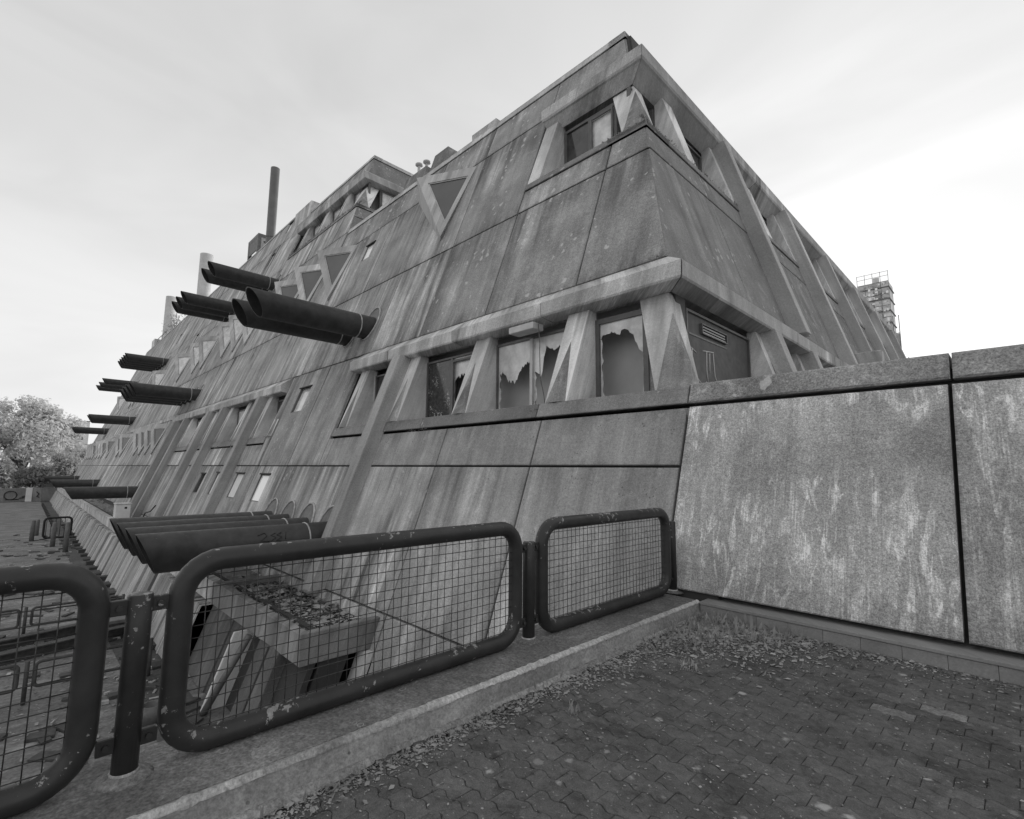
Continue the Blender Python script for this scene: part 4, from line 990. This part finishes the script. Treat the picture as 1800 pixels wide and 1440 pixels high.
b = MB(); b.box(-11.0, -8.6, 3.9, 4.0, -2.8, -1.55); b.build('recess_wall', M['steel'], PLN)
# long coping of the plinth and the trough roof
x = -13.2
while x > XE + 3:
    b = MB(); b.box(x - 5.08, x, 3.36, 3.60, -1.5, -1.02, .015); b.build('coping', M['cor'], PLN); x -= 5.1
b = MB(); b.box(XE, -12.95, 3.5, 5.3, -1.35, -1.2); b.build('trough_roof', M['gravel'], PLN)
# planter box
b = MB()
X0, X1, Y0_, Y1_, ZT, ZB = -13.15, -8.18, 3.38, 4.80, -1.02, -1.52
b.box(X0, X1, Y0_, Y0_ + .16, ZB, ZT, .012); b.box(X1 - .16, X1, Y0_ + .155, Y1_, ZB + .003, ZT - .002, .012); b.box(X0 + .002, X0 + .16, Y0_ + .155, Y1_ + .1, ZB + .003, ZT - .002, .012)
b.build('planter_box', M['planter'], PLN)
b = MB(); b.box(X0 + .1, X1 - .1, Y0_ + .1, 4.95, ZB + .1, ZT - .14); b.build('soil_bed', M['soil'], PLN)
leaner(-8.9, -8.22, -2.8, -1.5, -1.0, -.5, 'recess_panel', 'core')

# scattered leaves, twigs, weeds
def litter(name, label, n, sampler, size, mt, upright=False, twigs=0):
    rr = random.Random(len(name) + n); b = MB()
    for i in range(n):
        x, y, z = sampler(rr); s = size * (rr.uniform(.4, 1.1) if rr.random() < .75 else rr.uniform(1.1, 2.6)); a = rr.uniform(0, 6.283); ti = rr.uniform(-.7, .7) if not upright else rr.uniform(.7, 1.5)
        d = Vector((math.cos(a), math.sin(a), 0)); e = Vector((-math.sin(a) * math.cos(ti), math.cos(a) * math.cos(ti), math.sin(ti)))
        c = Vector((x, y, z)) + Vector((0, 0, .004 + (abs(math.sin(ti)) * s * .5)))
        if upright: b.add([c - d * s * .12, c + e * s * .6 - d * s * .22, c + e * s * 1.5, c + e * s * .6 + d * s * .22], [(0, 1, 2, 3)])
        else: b.add([c - d * s, c - e * s * .45, c + d * s * .2 - e * s * .5, c + d * s, c + d * s * .2 + e * s * .45 + Vector((0, 0, s * .2)), c - d * s * .4 + e * s * .4], [(0, 1, 2, 3, 4, 5)])
    for i in range(twigs):
        x, y, z = sampler(rr); a = rr.uniform(0, 6.283); l = size * rr.uniform(2, 6); p = Vector((x, y, z + .008)); q = p + Vector((math.cos(a) * l, math.sin(a) * l, rr.uniform(0, l * .2)))
        b.tube([p, (p + q) / 2 + Vector((rr.uniform(-1, 1), rr.uniform(-1, 1), .3)) * l * .1, q], size * .06, 4)
    o = b.build(name, M[mt]); return tag(o, label, None, None, 'stuff')
def along_kerb(rr):
    y = rr.uniform(-.5, 5.0); w = .07 + .40 * max(0, (y - 2.5) / 2.5) ** 1.4; return (KX + .07 + abs(rr.gauss(0, w)), y, TZ)
def along_wall(rr):
    x = KX + .03 + abs(rr.gauss(0, 1.1)); return (x, KY - .02 - abs(rr.gauss(0, .10 + .30 * max(0, 1 - (x - KX) / 1.5))), TZ)
def corner_(rr): return (KX + .05 + abs(rr.gauss(0, .48)), KY - .04 - abs(rr.gauss(0, .55)), TZ)
def everywhere(rr): return (rr.uniform(KX + .05, 1.2), rr.uniform(.2, KY - .05), TZ)
litter('leaf_litter', 'dry broken leaves and stalks drifted along the fence kerb', 5200, along_kerb, .0085, 'litter', twigs=150)
litter('leaf_litter', 'dry leaves and crumbs gathered along the foot of the block kerb', 2600, along_wall, .010, 'litter', twigs=110)
litter('leaf_litter', 'thick mat of dry leaves in the corner of kerb and wall', 4200, corner_, .013, 'litter', twigs=220)
litter('weeds', 'small green weeds sprouting in the corner and joints', 1100, corner_, .026, 'weed', True)
litter('weeds', 'tufts of weeds along the foot of the fence kerb', 420, along_kerb, .017, 'weed', True)
litter('crumbs', 'tiny leaf crumbs and chips strewn over the dark pavers', 5200, everywhere, .0045, 'litter', twigs=130)
def tuft(cx, cy, n, s, sd):
    return lambda rr: (cx + rr.gauss(0, s), cy + rr.gauss(0, s), TZ)
litter('weed_tuft', 'pale dry tuft of grass on the pavers near the corner', 160, tuft(-1.85, 3.7, 1, .035, 1), .014, 'litter', True)
litter('weed_tuft', 'small leafy seedling between the pavers by the kerb', 30, tuft(-2.0, 2.5, 1, .02, 2), .02, 'weed', True)
# moss and grit packed in the joints
b = MB(); rj = random.Random(21)
for _ in range(5200):
    cx, cy = rj.choice(cells); q = rj.random()
    if q < .72: x, y = cx + rj.uniform(-.11, .11), None; y = cy - .055 + .012 * math.sin(2 * math.pi * ((x - cx) / .222 + .5) * 2) + rj.gauss(0, .003)
    else: x, y = cx - .111 + rj.gauss(0, .003), cy + rj.uniform(-.05, .05)
    n_ = math.sin(x * 2.1 + 1) + math.sin(y * 1.7 + x) + rj.gauss(0, .6)
    if n_ < .1: continue
    r = rj.uniform(.004, .011); ph = rj.uniform(0, 6.28); zz = TZ + rj.uniform(.0005, .004)
    b.add([(x + r * (1.0 + .4 * math.sin(k * 2.3 + ph)) * math.cos(k * 1.2566), y + r * .8 * math.sin(k * 1.2566), zz - (.003 if k % 2 else 0)) for k in range(5)] + [(x, y, zz + r * .3)], [(k, (k + 1) % 5, 5) for k in range(5)])
tag(b.build('joint_moss', M['moss']), 'moss and grit packed into the joints of the pavers', kind='stuff')
# two newer, paler pavers
prs = [o for o in bpy.data.objects if o.name.startswith('paver') and o.parent == to and not o.get('kind')]
for cx, cy in ((-.69, 3.93), (-.50, 4.17)):
    o = min(prs, key=lambda q: (q.location.x - cx) ** 2 + (q.location.y - cy) ** 2); o.material_slots[0].link = 'OBJECT'; o.material_slots[0].material = M['newpaver']; o['label'] = 'paler replacement paver'
def in_planter(rr): return (rr.uniform(-12.9, -8.5), rr.uniform(3.6, 4.7), -1.14)
litter('planter_litter', 'dead branches and leaves lying in the planter', 1400, in_planter, .045, 'litter', twigs=160)
def trough(rr): return (rr.uniform(-70, -14), rr.uniform(3.65, 4.8), -1.19)
litter('trough_litter', 'rubble and leaves on the trough roof', 700, trough, .07, 'litter', twigs=30)
def yardl(rr): return (-9 - abs(rr.gauss(0, 9)), rr.uniform(-2.5, 2.6), -2.80)
litter('yard_litter', 'leaves and chips scattered over the yard', 1800, yardl, .03, 'litter', twigs=60)

def debris(name, label, n, seed, mt, x0, x1, y0, y1, lo, hi):
    rr = random.Random(seed); b = MB()
    for _ in range(n):
        x, y = -abs(x0) - (abs(x1) - abs(x0)) * rr.random() ** 1.8, rr.uniform(y0, y1); a = rr.uniform(0, 3.14); l, w, h = rr.uniform(lo, hi), rr.uniform(lo, hi) * .4, rr.uniform(.01, .06); c, s_ = math.cos(a), math.sin(a)
        q = [(x + u * c - v * s_, y + u * s_ + v * c) for u, v in ((-l, -w), (l, -w), (l * .8, w), (-l, w))]
        b.rings([[(p[0], p[1], -2.80) for p in q], [(p[0], p[1], -2.80 + h) for p in q]], False, True)
    tag(b.build(name, M[mt]), label, kind='stuff')
debris('yard_debris', 'dark scraps of wood and felt lying about the yard', 260, 41, 'rust', 9, 45, -2.5, 2.6, .05, .30)
debris('yard_debris', 'pale chips and broken bits of concrete lying about the yard', 240, 42, 'collar', 9, 45, -2.5, 2.6, .02, .10)
# white cabinet on the plinth
t = thing('electrical_cabinet', 'small white cabinet standing on the plinth beside the facade', 'cabinet', loc=(-33.0, 3.9, -1.2))
b = MB(); b.box(-.42, .42, -.3, .3, 0, .85, .03); b.build('body', M['whitebox'], t)
b = MB(); b.box(-.46, .46, -.34, .34, .851, .9, .015); b.build('lid', M['framelt'], t)
b = MB(); b.box(.421, .43, .05, .15, .62, .72, .002); b.build('lock_plate', M['ink'], t)
t = thing('cable_run', 'black cable sagging from the facade behind the white cabinet', 'cable', loc=(-31.5, 4.6, -1))
b = MB(); b.tube([(0, 0, 0), (.6, .0, .3), (1.5, .05, .42), (2.4, .1, .75)], .03, 6); b.build('cable', M['ink'], t)

# low barriers, beams and clutter in the yard
def low_barrier(x, y0, segs, label, s=1.0):
    t = thing('low_barrier', label, 'barrier', 'low tube barriers in the yard', (x, y0, -2.8))
    y = 0.0
    for w in segs:
        b = MB(); b.tube(rrect(y + .12, y + w - .12, .28 * s, .72 * s, .08, 4), .030, 8, closed=True); b.build('rail_frame', M['rust'], t)
        y += w
    y = 0.0
    for w in segs + [0]:
        b = MB(); b.tube([(0, y, 0), (0, y, .76 * s)], .035, 8); b.build('post', M['rust'], t); y += w
low_barrier(-13.3, -1.6, [2.0, 1.9], 'low rusty tube barrier in the yard, seen through the nearest mesh panel')
low_barrier(-18.3, -1.7, [2.1, 2.0], 'low rusty tube barrier standing behind the first one in the yard')
for i, (x, y0, y1, lab) in enumerate([(-17.2, -1.0, 3.0, 'long dark beam lying across the yard behind the first low barrier'), (-15.9, -1.2, 2.9, 'second long dark beam lying parallel on the yard, nearer the kerb')]):
    t = thing('steel_beam', lab, 'beam', 'dark beams lying in the yard', (x, y0, -2.8))
    b = MB(); L0 = y1 - y0
    b.box(-.12, .12, 0, L0, .0, .03); b.box(-.12, .12, 0, L0, .2, .23); b.box(-.015, .015, .0, L0, .03, .2)
    for j in range(len(b.v)): q = b.v[j]; b.v[j] = (q[0] - q[1] * .28, q[1], q[2])
    b.build('beam', M['rust'], t)
t = thing('cable_drum', 'squat round tub standing on the yard between two fence frames', 'tub', loc=(-10.9, 2.0, -2.8))
b = MB(); seg = 20; cr = lambda rad, z: [(rad * math.cos(2 * math.pi * i / seg), rad * math.sin(2 * math.pi * i / seg), z) for i in range(seg)]
b.rings([cr(.16, 0), cr(.18, .3), cr(.15, .3), cr(.14, .1)], True, True, True); b.build('body', M['steel'], t)
t = thing('metal_trestle', 'small metal trestle leaning in the yard behind the chipped post', 'trestle', loc=(-16.4, 2.1, -2.8))
b = MB(); b.box(-.3, .3, -.5, .5, .5, .58, .01); b.build('top', M['steel'], t)
for sx in (-1, 1):
    for sy in (-1, 1): b = MB(); b.tube([(sx * .4, sy * .5, 0), (sx * .22, sy * .4, .5)], .03, 6); b.build('leg', M['steel'], t)
# end-on barrier and posts further off
t = thing('yard_barrier', 'dark rounded tube barrier standing end-on at the edge of the path', 'barrier', loc=(-40.2, 1.2, -2.8))
b = MB(); b.tube(rrect(0, 1.2, .2, 1.35, .2, 5), .06, 10, closed=True); b.build('frame', M['ink'], t)
b = MB()
for i in range(5): b.tube([(0, .1 + .2 * i, .2), (0, .1 + .2 * i, 1.3)], .02, 5)
b.build('bar', M['rust'], t)
for i, (x, y, h) in enumerate([(-44, 1.0, 1.0), (-41, .75, 1.2), (-37.5, 1.55, 1.3), (-34.8, 1.95, 1.5)]):
    t = thing('bollard', ['concrete bollard furthest from the fence, beside the path', 'concrete bollard left of the dark end-on barrier', 'stout concrete bollard in front of the dark barrier', 'tallest concrete bollard, nearest on the path edge'][i], 'bollard', 'bollards beside the path', (x, y, -2.8))
    b = MB(); b.tube([(0, 0, 0), (0, 0, h - .05), (0, 0, h)], [.11, .10, .07], 12); b.build('shaft', M['steel'], t)
ORD = 'first second third fourth fifth sixth seventh eighth ninth tenth eleventh twelfth thirteenth fourteenth fifteenth sixteenth'.split()
for i in range(16):
    x = -46 - 2.0 * i
    t = thing('edge_stud', 'low dark stud on the path edge, ' + ORD[i] + ' in the row counting away from the bollards', 'stud', 'row of low dark studs along the path edge', (x, 1.95, -2.8)); b = MB(); b.box(-.25, .25, -.09, .09, 0, .28, .02); b.build('body', M['core'], t)

# end wall of the yard with its pale door and painted tag
FW = thing('yard_end_wall', 'low concrete wall closing the yard in front of the trees, with a painted scrawl', 'wall')
for i, (y0, y1) in enumerate([(-9, -4.6), (-4.58, -1.35), (-1.33, .55), (1.12, 1.95), (1.97, 3.6)]):
    b = MB(); b.box(-86, -85.6, y0, y1, -2.8, -1.15, .03); b.build('panel', M['farwall'], FW)
b = MB(); b.box(-86, -85.5, .55, 1.12, -2.8, -1.12, .02); b.build('pale_panel', M['house'], FW)
b = MB(); pts = [(-85.52, -.75 + .55 * math.cos(a * .42), -2.0 + .5 * math.sin(a * .42)) for a in range(16)]; b.tube(pts, .05, 5); b.build('graffiti_stroke', M['ink'], FW)
for pts in ([(.0, -2.35), (.5, -2.3), (.2, -2.2), (.5, -2.1)], [(1.5, -1.6), (1.75, -1.9), (1.55, -2.2), (1.8, -2.3)], [(-1.2, -2.5), (.0, -2.5)]):
    b = MB(); b.tube([(-85.52, y, z) for y, z in pts], .05, 5); b.build('graffiti_stroke', M['ink'], FW)
t = thing('yard_hut', 'small flat-roofed hut behind the yard end wall', 'hut', loc=(-100, 3.1, -2.8))
b = MB(); b.box(-1, 1, -1.0, 1.3, 0, 1.9, .03); b.build('wall', M['farwall'], t); b = MB(); b.box(-1.2, 1.2, -1.2, 1.5, 1.91, 2.08, .02); b.build('roof', M['steel'], t)

# ------------------------------------------------------------------ trees
def tree(name, label, x, y, h, cr_, n, leaf, mt='leaf', trunk=.35, zb=-2.8, seed=1, squash=.8, group=None):
    rr = random.Random(seed); t = thing(name, label, 'tree', group, (x, y, zb)); b = MB()
    zc_ = h - cr_ * squash
    b.tube([(0, 0, 0), (.1, .05, zc_ * .35), (.0, .1, zc_ * .7)], [trunk, trunk * .8, trunk * .6], 10); lobes = []
    for i in range(9):
        a = i * 2.4 + rr.uniform(-.3, .3); q = rr.uniform(.35, .85); ze = zc_ + rr.uniform(-.45, .6) * cr_ * squash
        e = Vector((math.cos(a) * cr_ * q, math.sin(a) * cr_ * q, ze)); s_ = Vector((0, .1, zc_ * rr.uniform(.3, .65)))
        mid = (s_ + e) / 2 + Vector((0, 0, -cr_ * .1)); b.tube([s_, mid, e], [trunk * .45, trunk * .28, trunk * .08], 6)
        lobes.append((e, cr_ * rr.uniform(.30, .5)))
    b.build('trunk', M['bark'], t)
    for i in range(30):
        a = rr.uniform(0, 6.283); ph = rr.uniform(-.9, 1.4); q = rr.uniform(.55, .86)
        lobes.append((Vector((math.cos(a) * math.cos(ph) * cr_ * q, math.sin(a) * math.cos(ph) * cr_ * q, zc_ + math.sin(ph) * cr_ * squash * q)), cr_ * rr.uniform(.16, .3)))
    b = MB(); vs, fs = [], []
    tot = sum(l[1] ** 2 for l in lobes)
    for c, r in lobes:
        for _ in range(int(n * r * r / tot)):
            v = Vector((rr.gauss(0, 1), rr.gauss(0, 1), rr.gauss(0, 1))).normalized() * r * (rr.random() ** .4) * rr.uniform(.7, 1.12)
            p = c + v; s = leaf * rr.uniform(.5, 1.4)
            nrm = (v.normalized() + Vector((rr.gauss(0, .5), rr.gauss(0, .5), rr.gauss(.4, .5)))).normalized()
            a = nrm.cross(Vector((rr.random(), rr.random(), rr.random()))).normalized(); d = nrm.cross(a)
            k = len(vs); vs += [tuple(p - a * s - d * s * .3), tuple(p + d * s * .55 - a * s * .2), tuple(p + a * s), tuple(p - d * s * .55 + a * s * .2)]; fs.append((k, k + 1, k + 2, k + 3))
    me = bpy.data.meshes.new('crown'); me.from_pydata(vs, [], fs); me.materials.append(M[mt]); me.update(); link('crown', me, t)
    return t
tree('leafy_tree', 'big pale spring tree with spreading crown at the end of the yard', -104, -.4, 14.6, 6.6, 17000, .27, seed=2, trunk=.5)
tree('leafy_tree', 'pale leafy tree at the far left edge, overlapping the big one', -108, -8.5, 13.2, 6.5, 11000, .28, seed=5, trunk=.4)
tree('leafy_tree', 'smaller tree squeezed between the big tree and the end of the building', -118, 8.0, 8.6, 4.0, 5000, .26, seed=8)
tree('leafy_tree', 'dark low tree close behind the yard end wall', -98, 4.2, 6.2, 2.9, 4500, .2, 'leafdk', seed=12, trunk=.2)
tree('leafy_tree', 'round bush between the trunks behind the yard end wall', -100, 1.0, 4.6, 2.4, 3000, .2, 'leafdk', seed=19, trunk=.15)
tree('leafy_tree', 'low bushy tree at the left behind the yard end wall', -97, -3.0, 5.2, 2.8, 3500, .2, 'leafdk', seed=15, trunk=.25)
b = MB(); rr = random.Random(77); vs, fs = [], []
for i in range(60):
    cx, cy, h = -150 - rr.uniform(0, 60), -120 + i * 3.4 + rr.uniform(-3, 3), rr.uniform(7, 13)
    for _ in range(330):
        v = Vector((rr.gauss(0, 1), rr.gauss(0, 1), rr.gauss(0, 1))).normalized() * rr.uniform(.6, 1.05); p = Vector((cx + v.x * 5, cy + v.y * 5, -2.8 + h * .5 + v.z * h * .5)); s_ = rr.uniform(.4, .9)
        a = Vector((rr.gauss(0, 1), rr.gauss(0, 1), rr.gauss(0, 1))).normalized(); d = a.cross(v.normalized()).normalized(); k = len(vs)
        vs += [tuple(p - a * s_), tuple(p + d * s_ * .6), tuple(p + a * s_), tuple(p - d * s_ * .6)]; fs.append((k, k + 1, k + 2, k + 3))
b.add(vs, fs); tag(b.build('distant_wood', M['leafdk']), 'belt of distant trees behind the yard, reading as one mass', kind='stuff')
# bush growing on the roof
t = thing('roof_shrub', 'wispy shrub growing on the roof edge beside the pale chimney', 'shrub', loc=(-76, 12.6, 19.1))
b = MB(); rr = random.Random(4); vs, fs = [], []
for _ in range(700):
    p = Vector((rr.gauss(0, 1.6), rr.gauss(0, .5), abs(rr.gauss(.5, 1.0)))); s = .13; a = Vector((rr.gauss(0, 1), rr.gauss(0, 1), rr.gauss(0, 1))).normalized(); d = a.cross(Vector((0, 0, 1))).normalized()
    k = len(vs); vs += [tuple(p - a * s), tuple(p + d * s * .6), tuple(p + a * s), tuple(p - d * s * .6)]; fs.append((k, k + 1, k + 2, k + 3))
b.add(vs, fs); b.build('foliage', M['leafdk'], t)
b = MB()
for i in range(8): b.tube([(rr.gauss(0, .8), 0, -.1), (rr.gauss(0, 1.4), rr.gauss(0, .3), rr.uniform(1, 2))], .025, 5)
b.build('stem', M['bark'], t)

# ------------------------------------------------------------------ distant buildings
t = thing('apartment_block', 'pale flat-roofed block far behind the trees', 'building', loc=(-170, 8.8, -2.8))
b = MB(); b.box(-5, 5, -2.2, 2.4, 8, 15.6); b.box(-4.9, 4.9, -2.1, 2.3, 0, 8); b.build('wall', M['house'], t); b = MB(); b.box(-5.1, 5.1, -2.3, 2.5, 15.6, 15.75); b.build('roof', M['steel'], t)
for k in range(3):
    for q in range(2): b = MB(); b.box(5.0, 5.06, -1.4 + q * 1.8, -.4 + q * 1.8, 3 + 4 * k, 4.6 + 4 * k); b.build('window', M['pane'], t)
ST = thing('scaffolded_tower', 'tall tower block wrapped in scaffolding behind the side facade', 'tower', loc=(-14.8, 100, -2.8))
b = MB(); b.box(-1.75, 2.2, -2.3, 2, 0, 35.6); b.build('shaft', M['tower'], ST)
rr = random.Random(9)
for lv in range(17):
    z = 2.5 + lv * 2.0
    b = MB(); b.box(-1.9, 2.3, -2.6, -2.4, z, z + .12); b.box(2.2, 2.35, -2.6, 2.2, z, z + .12); b.build('scaffold_deck', M['steel'], ST)
    for c in range(4):
        if rr.random() < .78: b = MB(); b.box(-1.85 + c * 1.05, -1.0 + c * 1.05, -2.55, -2.5, z + .3, z + rr.uniform(.9, 1.9)); b.build('sheeting', M['tower'], ST)
    b = MB(); b.box(-1.9, 2.3, -2.6, -2.55, z + .95, z + 1.02); b.build('guard_rail', M['steel'], ST)
b = MB()
for i in range(9):
    for k in range(46):
        q = rr.random()
        if q < .45: x = -1.9 + i * .46; z = .3 + k * .77; b.box(x + rr.uniform(0, .1), x + rr.uniform(.2, .44), -2.74, -2.70, z, z + rr.uniform(.15, .6))
tag(b.build('netting_patch', M['white'], ST), kind='stuff')
b = MB()
for i in range(9):
    for k in range(46):
        if rr.random() < .3: x = -1.9 + i * .46; z = .3 + k * .77; b.box(x + rr.uniform(0, .1), x + rr.uniform(.2, .44), -2.80, -2.76, z, z + rr.uniform(.15, .5))
tag(b.build('netting_scrap', M['collar'], ST), kind='stuff')  # mid-grey netting pieces scattered at random over the scaffold
for x in (-1.9, -.85, .2, 1.25, 2.3):
    b = MB(); b.box(x - .03, x + .03, -2.66, -2.60, 0, 37.2); b.build('scaffold_pole', M['steel'], ST)
b = MB(); b.box(-1.9, 2.3, -2.6, -2.55, 36.4, 36.45); b.box(-1.9, 2.3, -2.6, -2.55, 37.1, 37.15); b.build('guard_rail', M['steel'], ST)
for (x0, x1, z1) in ((2.4, 3.2, 29.5), (3.3, 4.0, 22.5)):
    for x in (x0 + .05, x1): b = MB(); b.box(x - .05, x + .05, -2.6, -2.5, 0, z1); b.build('scaffold_pole', M['steel'], ST)
    for k in range(int(z1 / 2)): b = MB(); b.box(x0, x1, -2.62, -2.56, k * 2 + .5, k * 2 + .62); b.build('scaffold_deck', M['steel'], ST)
    b = MB(); b.box(x0, x1, -2.4, -2.0, 0, z1 - 3); b.build('sheeting', M['tower'], ST)
print('objects', len(bpy.data.objects), 'tris ~', sum(len(m_.polygons) for m_ in bpy.data.meshes))
